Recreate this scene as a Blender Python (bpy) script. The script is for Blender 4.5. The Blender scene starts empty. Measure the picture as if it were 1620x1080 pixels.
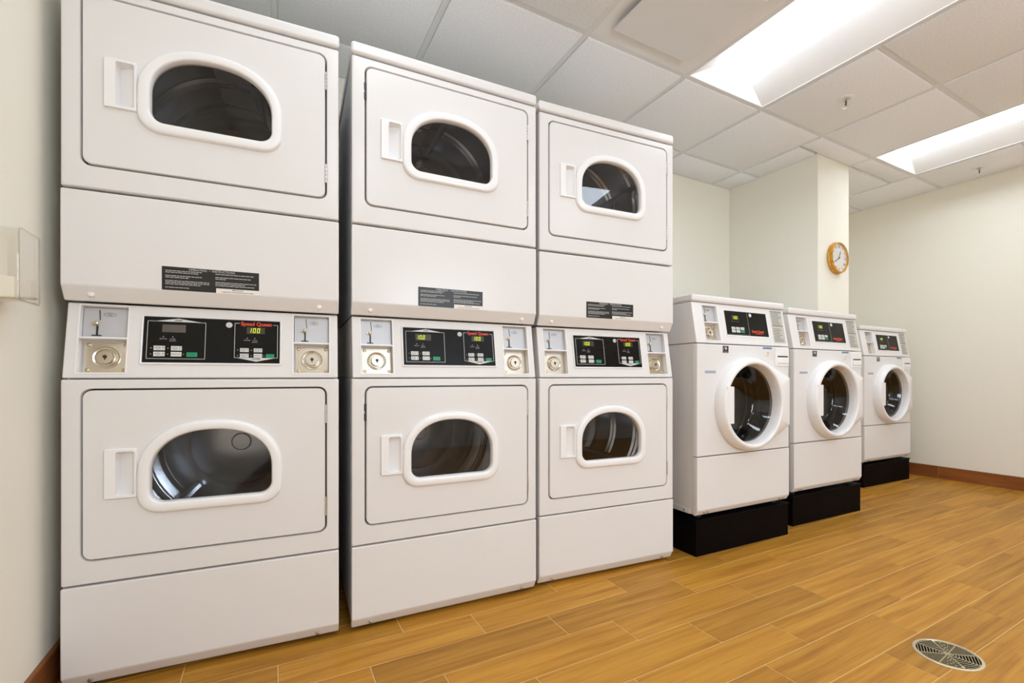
import bpy, bmesh, math, random
from mathutils import Vector, Matrix
random.seed(7)
sc = bpy.context.scene
COL = sc.collection

# ------------------------------------------------------------------ camera, world, exposure
CAM_Z = 0.857
YAW = math.radians(29.918)
cam_data = bpy.data.cameras.new('camera')
cam_data.sensor_fit = 'HORIZONTAL'
cam_data.sensor_width = 36.0
cam_data.lens = 755.1 / 1620 * 36.0
cam_data.shift_x = -(861.2 - 810) / 1620
cam_data.shift_y = (594.45 - 540) / 1620
cam_data.clip_start = 0.02
cam = bpy.data.objects.new('camera', cam_data)
COL.objects.link(cam)
cam.location = (0, 0, CAM_Z)
cam.rotation_euler = (math.pi / 2, 0, -YAW)
sc.camera = cam

world = bpy.data.worlds.new('world')
sc.world = world
world.use_nodes = True
world.node_tree.nodes['Background'].inputs[0].default_value = (0.02, 0.02, 0.02, 1)
sc.view_settings.view_transform = 'Standard'
sc.view_settings.look = 'None'
sc.view_settings.exposure = 0.46
sc.view_settings.gamma = 1.0
sc.view_settings.use_curve_mapping = False
sc.cycles.use_denoising = True
sc.cycles.max_bounces = 14
sc.cycles.diffuse_bounces = 10
sc.cycles.transparent_max_bounces = 16
sc.cycles.sample_clamp_indirect = 6.0
LAMP_STRENGTH = 8.0
LAMP_COLOR = (0.90, 1.0, 1.12)
# unseen fill light added behind the camera, dressed as a daylit window
WIN_X0, WIN_X1, WIN_Z0, WIN_Z1 = 0.75, 2.05, 0.85, 2.10
rear_fill = bpy.data.lights.new('rear_fill_light', 'AREA')
rear_fill.shape = 'RECTANGLE'
rear_fill.size, rear_fill.size_y = WIN_X1 - WIN_X0 - 0.1, WIN_Z1 - WIN_Z0 - 0.1
rear_fill.energy = 46.0
rear_fill.color = (0.86, 1.0, 1.16)
rear_fill_o = bpy.data.objects.new('rear_fill_light', rear_fill)
COL.objects.link(rear_fill_o)
rear_fill_o.location = ((WIN_X0 + WIN_X1) / 2, -2.345, (WIN_Z0 + WIN_Z1) / 2)
rear_fill_o.rotation_euler = (math.pi / 2, 0, 0)

# ------------------------------------------------------------------ room measures
HC = 2.418                       # ceiling tile face
X_LEFT, X_FAR = -0.525, 4.863
Y_BACK, Y_REAR = 2.705, -2.3
COLX0, COLX1, COLY = 3.356, 3.754, 1.958
T = 0.6218                       # ceiling grid module
GX0, GY0 = 1.260, 1.795          # a grid crossing


# ------------------------------------------------------------------ materials
def nodes_of(name):
    m = bpy.data.materials.new(name)
    m.use_nodes = True
    nt = m.node_tree
    return m, nt, nt.nodes['Principled BSDF']


def pmat(name, color, rough=0.5, metal=0.0, coat=0.0, bump=0.0, bump_scale=400.0, spec=0.5, vary=0.03):
    """procedural paint or plastic: faint mottled colour, optional fine relief"""
    m, nt, b = nodes_of(name)
    b.inputs['Roughness'].default_value = rough
    b.inputs['Metallic'].default_value = metal
    b.inputs['Coat Weight'].default_value = coat
    b.inputs['Coat Roughness'].default_value = 0.12
    b.inputs['Specular IOR Level'].default_value = spec
    tc = nt.nodes.new('ShaderNodeTexCoord')
    nz = nt.nodes.new('ShaderNodeTexNoise')
    nz.inputs['Scale'].default_value = 6.0
    nt.links.new(tc.outputs['Object'], nz.inputs['Vector'])
    mx = nt.nodes.new('ShaderNodeMix')
    mx.data_type = 'RGBA'
    mx.inputs[6].default_value = (*[c * (1 - vary) for c in color], 1)
    mx.inputs[7].default_value = (*[min(1, c * (1 + vary)) for c in color], 1)
    nt.links.new(nz.outputs['Fac'], mx.inputs[0])
    nt.links.new(mx.outputs[2], b.inputs['Base Color'])
    if bump:
        n2 = nt.nodes.new('ShaderNodeTexNoise')
        n2.inputs['Scale'].default_value = bump_scale
        nt.links.new(tc.outputs['Object'], n2.inputs['Vector'])
        bp = nt.nodes.new('ShaderNodeBump')
        bp.inputs['Strength'].default_value = bump
        bp.inputs['Distance'].default_value = 0.001
        nt.links.new(n2.outputs['Fac'], bp.inputs['Height'])
        nt.links.new(bp.outputs['Normal'], b.inputs['Normal'])
    return m


def emat(name, color, strength):
    m, nt, b = nodes_of(name)
    b.inputs['Base Color'].default_value = (*color, 1)
    b.inputs['Emission Color'].default_value = (*color, 1)
    b.inputs['Emission Strength'].default_value = strength
    return m


def glassmat(name, tint, ior=1.5, rough=0.0, gloss=1.0):
    """clear sheet: fresnel reflection over tinted see-through"""
    m = bpy.data.materials.new(name)
    m.use_nodes = True
    nt = m.node_tree
    nt.nodes.clear()
    out = nt.nodes.new('ShaderNodeOutputMaterial')
    tr = nt.nodes.new('ShaderNodeBsdfTransparent')
    tr.inputs[0].default_value = (*tint, 1)
    gl = nt.nodes.new('ShaderNodeBsdfGlossy')
    gl.inputs['Roughness'].default_value = rough
    gl.inputs['Color'].default_value = (gloss, gloss, gloss, 1)
    fr = nt.nodes.new('ShaderNodeFresnel')
    fr.inputs['IOR'].default_value = ior
    mx = nt.nodes.new('ShaderNodeMixShader')
    ge = nt.nodes.new('ShaderNodeNewGeometry')
    mf = nt.nodes.new('ShaderNodeMath')
    mf.operation = 'SUBTRACT'
    mf.inputs[0].default_value = 1.0
    nt.links.new(ge.outputs['Backfacing'], mf.inputs[1])
    mm = nt.nodes.new('ShaderNodeMath')
    mm.operation = 'MULTIPLY'
    nt.links.new(fr.outputs[0], mm.inputs[0])
    nt.links.new(mf.outputs[0], mm.inputs[1])
    nt.links.new(mm.outputs[0], mx.inputs[0])
    nt.links.new(tr.outputs[0], mx.inputs[1])
    nt.links.new(gl.outputs[0], mx.inputs[2])
    nt.links.new(mx.outputs[0], out.inputs[0])
    return m


def woodmat(name, dark, mid, light, rough=0.45, rand=0.15):
    m, nt, b = nodes_of(name)
    N = nt.nodes.new
    L = nt.links.new
    tc = N('ShaderNodeTexCoord')
    oi = N('ShaderNodeObjectInfo')
    vm = N('ShaderNodeVectorMath')
    vm.operation = 'SCALE'
    vm.inputs[0].default_value = (13.7, 7.3, 3.1)
    L(oi.outputs['Random'], vm.inputs['Scale'])
    ad = N('ShaderNodeVectorMath')
    ad.operation = 'ADD'
    L(tc.outputs['Object'], ad.inputs[0])
    L(vm.outputs[0], ad.inputs[1])
    mp = N('ShaderNodeMapping')
    mp.inputs['Scale'].default_value = (1.7, 34.0, 34.0)
    L(ad.outputs[0], mp.inputs['Vector'])
    n1 = N('ShaderNodeTexNoise')
    n1.inputs['Scale'].default_value = 1.0
    n1.inputs['Detail'].default_value = 6.0
    n1.inputs['Distortion'].default_value = 0.6
    L(mp.outputs[0], n1.inputs['Vector'])
    mp2 = N('ShaderNodeMapping')
    mp2.inputs['Scale'].default_value = (7.0, 210.0, 210.0)
    L(ad.outputs[0], mp2.inputs['Vector'])
    n2 = N('ShaderNodeTexNoise')
    n2.inputs['Scale'].default_value = 1.0
    n2.inputs['Detail'].default_value = 3.0
    L(mp2.outputs[0], n2.inputs['Vector'])
    mixf = N('ShaderNodeMath')
    mixf.operation = 'MULTIPLY_ADD'
    mixf.inputs[1].default_value = 0.28
    L(n2.outputs['Fac'], mixf.inputs[0])
    sub = N('ShaderNodeMath')
    sub.operation = 'MULTIPLY'
    sub.inputs[1].default_value = 0.72
    L(n1.outputs['Fac'], sub.inputs[0])
    L(sub.outputs[0], mixf.inputs[2])
    cr = N('ShaderNodeValToRGB')
    cr.color_ramp.elements[0].position = 0.31
    cr.color_ramp.elements[0].color = (*dark, 1)
    cr.color_ramp.elements[1].position = 0.70
    cr.color_ramp.elements[1].color = (*light, 1)
    e = cr.color_ramp.elements.new(0.5)
    e.color = (*mid, 1)
    L(mixf.outputs[0], cr.inputs[0])
    hv = N('ShaderNodeHueSaturation')
    mr = N('ShaderNodeMapRange')
    mr.inputs['To Min'].default_value = 1 - rand
    mr.inputs['To Max'].default_value = 1 + rand * 0.6
    L(oi.outputs['Random'], mr.inputs['Value'])
    L(mr.outputs[0], hv.inputs['Value'])
    L(cr.outputs[0], hv.inputs['Color'])
    L(hv.outputs[0], b.inputs['Base Color'])
    b.inputs['Roughness'].default_value = rough
    b.inputs['Specular IOR Level'].default_value = 0.22
    bp = N('ShaderNodeBump')
    bp.inputs['Strength'].default_value = 0.12
    bp.inputs['Distance'].default_value = 0.001
    L(mixf.outputs[0], bp.inputs['Height'])
    L(bp.outputs['Normal'], b.inputs['Normal'])
    return m


def tilemat(name, color):
    """mineral-fibre ceiling tile: fine fissured grain"""
    m, nt, b = nodes_of(name)
    tc = nt.nodes.new('ShaderNodeTexCoord')
    nz = nt.nodes.new('ShaderNodeTexNoise')
    nz.inputs['Scale'].default_value = 120.0
    nz.inputs['Detail'].default_value = 4.0
    nt.links.new(tc.outputs['Object'], nz.inputs['Vector'])
    cr = nt.nodes.new('ShaderNodeValToRGB')
    cr.color_ramp.elements[0].position = 0.3
    cr.color_ramp.elements[0].color = (*[c * 0.90 for c in color], 1)
    cr.color_ramp.elements[1].position = 0.6
    cr.color_ramp.elements[1].color = (*color, 1)
    nt.links.new(nz.outputs['Fac'], cr.inputs[0])
    nt.links.new(cr.outputs[0], b.inputs['Base Color'])
    b.inputs['Roughness'].default_value = 0.95
    b.inputs['Specular IOR Level'].default_value = 0.1
    bp = nt.nodes.new('ShaderNodeBump')
    bp.inputs['Strength'].default_value = 0.3
    bp.inputs['Distance'].default_value = 0.001
    nt.links.new(nz.outputs['Fac'], bp.inputs['Height'])
    nt.links.new(bp.outputs['Normal'], b.inputs['Normal'])
    return m


M = {}
M['enamel'] = pmat('white_enamel', (0.745, 0.728, 0.718), 0.22, coat=0.0, bump=0.03, bump_scale=220, vary=0.012, spec=0.25)
M['enamel_side'] = pmat('grey_white_enamel', (0.66, 0.66, 0.68), 0.35, coat=0.1, vary=0.02)
M['plastic'] = pmat('white_plastic', (0.83, 0.82, 0.82), 0.32, coat=0.1, vary=0.01)
M['dark_gap'] = pmat('dark_gasket', (0.02, 0.02, 0.02), 0.6)
M['black_gloss'] = pmat('black_faceplate', (0.006, 0.0055, 0.005), 0.22, vary=0.1, spec=0.18)
M['black_laminate'] = pmat('black_laminate', (0.005, 0.0038, 0.0038), 0.45, vary=0.15, spec=0.03)
M['print_white'] = pmat('white_print', (0.62, 0.62, 0.60), 0.5)
M['print_grey'] = pmat('grey_print', (0.42, 0.42, 0.40), 0.5)
M['print_dark'] = pmat('dark_print', (0.05, 0.05, 0.05), 0.5)
M['button_white'] = pmat('pale_button', (0.66, 0.66, 0.63), 0.4)
M['button_green'] = pmat('green_button', (0.0, 0.27, 0.12), 0.4)
M['brand_red'] = pmat('red_lettering', (0.62, 0.05, 0.015), 0.4)
M['display'] = pmat('display_window', (0.045, 0.045, 0.018), 0.2)
M['display_off'] = pmat('unlit_display_window', (0.10, 0.085, 0.075), 0.25, vary=0.3)
M['digits'] = emat('display_digit_glow', (0.58, 0.66, 0.02), 0.5)
M['label_black'] = pmat('black_label', (0.022, 0.020, 0.019), 0.35, spec=0.3)
M['steel'] = pmat('brushed_steel', (0.62, 0.60, 0.56), 0.27, metal=1.0, bump=0.1, bump_scale=90)
M['brass'] = pmat('worn_brass', (0.62, 0.52, 0.34), 0.3, metal=1.0)
M['lock_plate'] = pmat('nickel_lock_plate', (0.70, 0.64, 0.54), 0.24, metal=1.0)
M['coin_plate'] = pmat('grey_coin_plate', (0.52, 0.52, 0.54), 0.36, metal=0.25)
M['drum'] = pmat('galvanised_drum', (0.54, 0.555, 0.58), 0.17, metal=1.0, bump=0.015, bump_scale=30)
M['bulkhead'] = pmat('grey_bulkhead', (0.06, 0.06, 0.06), 0.4)
M['washer_drum'] = pmat('dark_steel_drum', (0.16, 0.15, 0.145), 0.32, metal=1.0)
M['gasket'] = pmat('rubber_gasket', (0.02, 0.02, 0.02), 0.35)
M['dryer_glass'] = glassmat('tinted_door_glass', (0.82, 0.82, 0.83), 1.5)
M['washer_glass'] = glassmat('dark_door_glass', (0.45, 0.43, 0.41), 1.5, 0.03)
M['acrylic'] = glassmat('clear_acrylic', (0.965, 0.96, 0.945), 1.45)
M['wall'] = pmat('cream_wall_paint', (0.835, 0.81, 0.715), 0.75, bump=0.08, bump_scale=260, spec=0.25, vary=0.012)
M['ceiling_tile'] = tilemat('ceiling_tile_fibre', (0.885, 0.905, 0.935))
M['tee'] = pmat('white_grid_metal', (0.75, 0.76, 0.77), 0.5)
M['plenum'] = pmat('plenum_grey', (0.30, 0.30, 0.30), 0.9)
M['reflector'] = pmat('white_reflector', (0.84, 0.84, 0.83), 0.45)
M['lens'] = emat('lamp_lens', LAMP_COLOR, LAMP_STRENGTH)
M['lens_dim'] = emat('dimmer_lamp_lens', LAMP_COLOR, LAMP_STRENGTH * 0.66)  # weaker lens for the unseen light added above the dryers
M['wood_tile'] = woodmat('wood_look_tile', (0.28, 0.115, 0.012), (0.43, 0.195, 0.023), (0.535, 0.270, 0.040))
M['base_tile'] = woodmat('brown_base_tile', (0.15, 0.045, 0.012), (0.24, 0.08, 0.022), (0.30, 0.11, 0.032), 0.3)
M['grout'] = pmat('pale_grout', (0.66, 0.44, 0.20), 0.85, vary=0.08)
M['clock_frame'] = woodmat('golden_clock_frame', (0.42, 0.19, 0.02), (0.60, 0.30, 0.04), (0.74, 0.42, 0.08), 0.25)
M['clock_dial'] = pmat('ivory_dial', (0.80, 0.76, 0.70), 0.5)
M['clock_ink'] = pmat('clock_ink', (0.05, 0.04, 0.04), 0.5)
M['drain_metal'] = pmat('bronze_nickel', (0.66, 0.58, 0.42), 0.36, metal=0.8)
M['grate_metal'] = pmat('aged_grate_metal', (0.44, 0.37, 0.23), 0.4, metal=0.8)
M['dark_pit'] = pmat('drain_darkness', (0.02, 0.015, 0.01), 0.7)
M['chrome'] = pmat('chrome', (0.75, 0.75, 0.75), 0.15, metal=1.0)
M['sticker_blue'] = pmat('blue_sticker', (0.10, 0.22, 0.42), 0.5)
M['sticker_cream'] = pmat('cream_sticker', (0.78, 0.74, 0.68), 0.5)
M['placard'] = pmat('grey_placard', (0.50, 0.49, 0.43), 0.5)
M['rim'] = glassmat('cloudy_acrylic_edge', (0.80, 0.78, 0.75), 1.8, 0.2)
M['sheet'] = pmat('cream_sheets', (0.84, 0.80, 0.70), 0.8)


# ------------------------------------------------------------------ geometry helpers
def mk(name, bm, mat, parent=None, angle=42, wn=True, loc=None, rot=None):
    """link the bmesh as ONE mesh object"""
    if bm.faces:
        bmesh.ops.recalc_face_normals(bm, faces=bm.faces[:])
    lim = math.radians(angle)
    for f in bm.faces:
        f.smooth = True
    for e in bm.edges:
        if len(e.link_faces) == 2 and e.calc_face_angle(0.0) > lim:
            e.smooth = False
    me = bpy.data.meshes.new(name)
    bm.to_mesh(me)
    bm.free()
    for mm in (mat if isinstance(mat, (list, tuple)) else [mat]):
        me.materials.append(mm)
    o = bpy.data.objects.new(name, me)
    COL.objects.link(o)
    if wn:
        w = o.modifiers.new('weighted', 'WEIGHTED_NORMAL')
        w.keep_sharp = True
    if parent is not None:
        o.parent = parent
    if loc is not None:
        o.location = loc
    if rot is not None:
        o.rotation_euler = rot
    return o


def tag(o, label=None, cat=None, group=None, kind=None):
    if label:
        o['label'] = label
    if cat:
        o['category'] = cat
    if group:
        o['group'] = group
    if kind:
        o['kind'] = kind
    return o


def empty(name, loc=(0, 0, 0), rz=0.0):
    o = bpy.data.objects.new(name, None)
    o.empty_display_size = 0.1
    COL.objects.link(o)
    o.location = loc
    o.rotation_euler = (0, 0, rz)
    return o


def kids(o):
    return [c for c in bpy.data.objects if c.parent == o]


def dup(o, parent=None):
    c = o.copy()
    COL.objects.link(c)
    c.parent = parent
    for ch in kids(o):
        dup(ch, c)
    return c


def child(o, name):
    return [c for c in kids(o) if c.name.split('.')[0] == name]


def box(bm, x0, x1, y0, y1, z0, z1, bev=0.0, seg=2):
    n0 = set(bm.verts)
    r = bmesh.ops.create_cube(bm, size=1.0)
    vs = r['verts']
    for v in vs:
        v.co = Vector(((x0 + x1) / 2 + v.co.x * (x1 - x0), (y0 + y1) / 2 + v.co.y * (y1 - y0), (z0 + z1) / 2 + v.co.z * (z1 - z0)))
    if bev > 0:
        es = list({e for v in vs for e in v.link_edges})
        bmesh.ops.bevel(bm, geom=es, offset=bev, segments=seg, affect='EDGES', profile=0.5)
    return bm


def prism_x(bm, prof, x0, x1, bev=0.0, seg=3):
    """profile of (y, z) points swept along x"""
    a = [bm.verts.new((x0, y, z)) for y, z in prof]
    b = [bm.verts.new((x1, y, z)) for y, z in prof]
    n = len(prof)
    fs = [bm.faces.new(a), bm.faces.new(b[::-1])]
    for i in range(n):
        fs.append(bm.faces.new((a[i], a[(i + 1) % n], b[(i + 1) % n], b[i])))
    bmesh.ops.recalc_face_normals(bm, faces=fs)
    if bev:
        es = list({e for f in fs for e in f.edges})
        bmesh.ops.bevel(bm, geom=es, offset=bev, segments=seg, affect='EDGES', profile=0.5)
    return bm


def loft(bm, loops, cap0=False, cap1=False):
    rows = [[bm.verts.new(p) for p in lp] for lp in loops]
    n = len(rows[0])
    for a, b in zip(rows, rows[1:]):
        for i in range(n):
            bm.faces.new((a[i], a[(i + 1) % n], b[(i + 1) % n], b[i]))
    if cap0:
        bm.faces.new(rows[0])
    if cap1:
        bm.faces.new(rows[-1][::-1])
    return bm


def lathe_y(bm, prof, cx, cz, n=48, cap0=False, cap1=False):
    """profile of (r, y) turned about an axis along y"""
    loops = [[(cx + r * math.cos(2 * math.pi * i / n), y, cz + r * math.sin(2 * math.pi * i / n)) for i in range(n)] for r, y in prof]
    return loft(bm, loops, cap0, cap1)


def lathe_z(bm, prof, cx, cy, n=48, cap0=False, cap1=False):
    loops = [[(cx + r * math.cos(2 * math.pi * i / n), cy + r * math.sin(2 * math.pi * i / n), z) for i in range(n)] for r, z in prof]
    return loft(bm, loops, cap0, cap1)


def rrect(x0, x1, z0, z1, r, n=6):
    pts = []
    for cx, cz, a0 in ((x1 - r, z1 - r, 0), (x0 + r, z1 - r, 90), (x0 + r, z0 + r, 180), (x1 - r, z0 + r, 270)):
        for i in range(n + 1):
            a = math.radians(a0 + 90 * i / n)
            pts.append((cx + r * math.cos(a), cz + r * math.sin(a)))
    return pts


def dshape(x0, x1, z0, z1, rb, side, n=14, ex=2.25):
    """flat bottom with round corners, short upright sides, arched top"""
    zs = z0 + (z1 - z0) * side
    w = (x1 - x0) / 2
    cx = (x0 + x1) / 2
    pts = []
    for i in range(2 * n + 1):
        a = math.pi * i / (2 * n)
        c, s = math.cos(a), math.sin(a)
        pts.append((cx + w * math.copysign(abs(c) ** (2 / ex), c), zs + (z1 - zs) * abs(s) ** (2 / ex)))
    for ccx, a0 in ((x0 + rb, 180), (x1 - rb, 270)):
        for i in range(9):
            a = math.radians(a0 + 90 * i / 8)
            pts.append((ccx + rb * math.cos(a), z0 + rb + rb * math.sin(a)))
    return pts


def angles_of(polys, c, extra=0):
    s = set()
    for p in polys:
        for x, z in p:
            s.add(round(math.atan2(z - c[1], x - c[0]), 4))
    for i in range(extra):
        s.add(round(-math.pi + 2 * math.pi * i / extra, 4))
    out = []
    for a in sorted(s):
        if not out or a - out[-1] > 0.004:
            out.append(a)
    return out


def radial(poly, c, angs):
    """poly seen from c as one radius for each angle"""
    res = []
    n = len(poly)
    for a in angs:
        dx, dz = math.cos(a), math.sin(a)
        best = None
        for i in range(n):
            x1, z1 = poly[i][0] - c[0], poly[i][1] - c[1]
            x2, z2 = poly[(i + 1) % n][0] - c[0], poly[(i + 1) % n][1] - c[1]
            ex, ez = x2 - x1, z2 - z1
            den = dx * ez - dz * ex
            if abs(den) < 1e-12:
                continue
            t = (x1 * ez - z1 * ex) / den
            u = (x1 * dz - z1 * dx) / den
            if t > 0 and -1e-4 <= u <= 1 + 1e-4:
                if best is None or t > best:
                    best = t
        res.append((c[0] + dx * best, c[1] + dz * best))
    return res


def mixp(p, q, t):
    return [(a[0] + (b[0] - a[0]) * t, a[1] + (b[1] - a[1]) * t) for a, b in zip(p, q)]


def at_y(p, y):
    return [(x, y, z) for x, z in p]


def cut(o, cutter_bm):
    """boolean cut, applied straight away"""
    bmesh.ops.recalc_face_normals(cutter_bm, faces=cutter_bm.faces[:])
    me = bpy.data.meshes.new('cutter')
    cutter_bm.to_mesh(me)
    cutter_bm.free()
    c = bpy.data.objects.new('cutter', me)
    COL.objects.link(c)
    c.matrix_world = o.matrix_world
    old_mods = [m.name for m in o.modifiers]
    for m in old_mods:
        o.modifiers.remove(o.modifiers[m])
    md = o.modifiers.new('cut', 'BOOLEAN')
    md.operation = 'DIFFERENCE'
    md.solver = 'EXACT'
    md.object = c
    bpy.context.view_layer.update()
    dg = bpy.context.evaluated_depsgraph_get()
    new = bpy.data.meshes.new_from_object(o.evaluated_get(dg))
    o.modifiers.remove(md)
    o.data = new
    bpy.data.objects.remove(c)
    bm = bmesh.new()
    bm.from_mesh(new)
    for f in bm.faces:
        f.smooth = True
    for e in bm.edges:
        e.smooth = not (len(e.link_faces) == 2 and e.calc_face_angle(0.0) > math.radians(35))
    bm.to_mesh(new)
    bm.free()
    w = o.modifiers.new('weighted', 'WEIGHTED_NORMAL')
    w.keep_sharp = True


def text_bm(s, size, bold=0.0, depth=0.0004, align='CENTER', space=1.0, xscale=1.0, shear=0.0):
    """built-in lettering turned into a mesh standing in the xz plane, facing -y"""
    cu = bpy.data.curves.new('lettering', 'FONT')
    cu.body = s
    cu.size = size
    cu.offset = bold
    cu.extrude = depth
    cu.align_x = align
    cu.align_y = 'CENTER'
    cu.space_character = space
    cu.shear = shear
    cu.resolution_u = 3
    o = bpy.data.objects.new('lettering', cu)
    COL.objects.link(o)
    bpy.context.view_layer.update()
    dg = bpy.context.evaluated_depsgraph_get()
    me = bpy.data.meshes.new_from_object(o.evaluated_get(dg))
    bpy.data.objects.remove(o)
    bpy.data.curves.remove(cu)
    bm = bmesh.new()
    bm.from_mesh(me)
    bpy.data.meshes.remove(me)
    bmesh.ops.transform(bm, matrix=Matrix.Rotation(math.pi / 2, 4, 'X') @ Matrix.Scale(xscale, 4, (1, 0, 0)), verts=bm.verts[:])
    return bm


def add_text(bm, s, x, y, z, size, **k):
    t = text_bm(s, size, **k)
    bmesh.ops.translate(t, vec=(x, y, z), verts=t.verts[:])
    me = bpy.data.meshes.new('tmp')
    t.to_mesh(me)
    t.free()
    bm.from_mesh(me)
    bpy.data.meshes.remove(me)
    return bm


def poly_plate(bm, pts, y0, y1):
    """flat plate of an (x, z) outline between y0 and y1"""
    return loft(bm, [at_y(pts, y0), at_y(pts, y1)], True, True)


def frame_plate(bm, outer, inner, y0, y1):
    return loft(bm, [at_y(outer, y1), at_y(outer, y0), at_y(inner, y0), at_y(inner, y1), at_y(outer, y1)])


def seven_seg(bm, s, x, z, h, y, slant=0.12):
    SEG = {'0': 'abcdef', '1': 'bc'}
    w = h * 0.5
    t = h * 0.11
    cx = x
    for ch in s:
        if ch == '.':
            box(bm, cx - w * 0.32, cx - w * 0.32 + t, y, y + 0.0005, z, z + t)
            continue
        bars = {'a': (0, w, h - t, h), 'd': (0, w, 0, t), 'f': (0, t, h / 2, h - t * .6), 'e': (0, t, t * .6, h / 2), 'b': (w - t, w, h / 2 + .0002, h), 'c': (w - t, w, 0, h / 2 - .0002)}
        for k in SEG[ch]:
            a, b, c, d = bars[k]
            q = [(cx + px + pz * slant, z + pz) for px, pz in ((a, c), (b, c), (b, d), (a, d))]
            poly_plate(bm, q, y, y + 0.0005)
        cx += w * 1.55
    return bm


# ------------------------------------------------------------------ room shell
def wall(name, x0, x1, y0, y1, z0=0.0, z1=HC + 0.06):
    o = mk(name, box(bmesh.new(), x0, x1, y0, y1, z0, z1), M['wall'], wn=False)
    return tag(o, kind='structure')


wall('wall_left', X_LEFT - 0.1, X_LEFT, Y_REAR - 0.1, Y_BACK + 0.1)
wall('wall_back', X_LEFT, X_FAR, Y_BACK, Y_BACK + 0.1)
wall('wall_right', X_FAR, X_FAR + 0.1, Y_REAR - 0.1, Y_BACK + 0.1)
wf = wall('wall_front', X_LEFT, X_FAR, Y_REAR - 0.1, Y_REAR)
bpy.context.view_layer.update()
cut(wf, box(bmesh.new(), WIN_X0, WIN_X1, Y_REAR - 0.2, Y_REAR + 0.1, WIN_Z0, WIN_Z1))
wbm = bmesh.new()  # frame of the added window, out of view around the fill light
for a, b, c, d in ((WIN_X0, WIN_X1, WIN_Z0, WIN_Z0 + .05), (WIN_X0, WIN_X1, WIN_Z1 - .05, WIN_Z1), (WIN_X0, WIN_X0 + .05, WIN_Z0 + .05, WIN_Z1 - .05),
                   (WIN_X1 - .05, WIN_X1, WIN_Z0 + .05, WIN_Z1 - .05), (1.38, 1.42, WIN_Z0 + .05, WIN_Z1 - .05)):
    box(wbm, a, b, Y_REAR - .04, Y_REAR - .005, c, d, .003, 1)
win = mk('added_window_1', wbm, M['plastic'], wn=False)
tag(win, kind='structure')
mk('added_pane', box(bmesh.new(), WIN_X0 + .05, WIN_X1 - .05, Y_REAR - .026, Y_REAR - .02, WIN_Z0 + .05, WIN_Z1 - .05), M['acrylic'], win, wn=False)
colm = mk('wall_column', box(bmesh.new(), COLX0, COLX1, COLY, Y_BACK, 0.0, HC + 0.012, 0.003, 2), M['wall'])
tag(colm, kind='structure')

# floor: grout bed with one piece for every wood-look tile
floor = mk('floor', box(bmesh.new(), X_LEFT - 0.1, X_FAR + 0.1, Y_REAR - 0.1, Y_BACK + 0.1, -0.08, -0.0012), M['grout'], wn=False)
tag(floor, kind='structure')
DRAIN = (1.810, 0.655)
bpy.context.view_layer.update()
cut(floor, lathe_z(bmesh.new(), [(0.080, -0.06), (0.080, 0.02)], DRAIN[0], DRAIN[1], 40, True, True))
TL, TW, G = 0.605, 0.1435, 0.0023
ROW_Y = 1.620


def tile_mesh(l, w, bev=0.0012):
    bm = bmesh.new()
    z = -0.004
    lo = [(-l / 2, -w / 2, z), (l / 2, -w / 2, z), (l / 2, w / 2, z), (-l / 2, w / 2, z)]
    mid = [(a, b, -bev) for a, b, _ in lo]
    top = [(a - math.copysign(bev, a), b - math.copysign(bev, b), 0.0) for a, b, _ in lo]
    loft(bm, [lo, mid, top], False, True)
    return bm


offs = {0: .021, 1: .257, 2: .435, 3: .052, 4: .290, 5: .066, 6: .44, 7: .20, 8: .38, 9: .10}
cache = {}
far_bm = bmesh.new()
for k in range(-8, 28):
    y1 = ROW_Y - k * TW
    y0 = y1 - TW
    y0c, y1c = max(y0, Y_REAR), min(y1, Y_BACK)
    if y1c - y0c < 0.02:
        continue
    off = offs.get(k, (k * 0.217) % TL)
    i = -2
    while True:
        x0 = off + i * TL
        x1 = x0 + TL
        i += 1
        if x0 > X_FAR:
            break
        x0c, x1c = max(x0, X_LEFT), min(x1, X_FAR)
        if x1c - x0c < 0.02:
            continue
        l, w = round(x1c - x0c - G, 4), round(y1c - y0c - G, 4)
        c = ((x0c + x1c) / 2, (y0c + y1c) / 2, 0)
        if y1c < -0.35:
            t = tile_mesh(l, w)
            bmesh.ops.translate(t, vec=c, verts=t.verts[:])
            me = bpy.data.meshes.new('tmp')
            t.to_mesh(me)
            t.free()
            far_bm.from_mesh(me)
            bpy.data.meshes.remove(me)
            continue
        near_drain = abs(c[0] - DRAIN[0]) < l / 2 + 0.1 and abs(c[1] - DRAIN[1]) < w / 2 + 0.1
        if (l, w) not in cache or near_drain:
            o = mk('floor_tile', tile_mesh(l, w), M['wood_tile'], floor, wn=False, loc=c)
            if not near_drain:
                cache[(l, w)] = o
            else:
                cb = bmesh.new()
                lathe_z(cb, [(0.0868, -0.02), (0.0868, 0.02)], DRAIN[0] - c[0], DRAIN[1] - c[1], 40, True, True)
                o.data.transform(Matrix())
                bm2 = bmesh.new()
                bm2.from_mesh(o.data)
                bmesh.ops.holes_fill(bm2, edges=[e for e in bm2.edges if e.is_boundary])
                bm2.to_mesh(o.data)
                bm2.free()
                bpy.context.view_layer.update()
                cut(o, cb)
        else:
            o = cache[(l, w)].copy()
            COL.objects.link(o)
            o.parent = floor
            o.location = c
rest = mk('tile_field', far_bm, M['wood_tile'], floor, wn=False)
tag(rest, kind='stuff')


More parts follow.
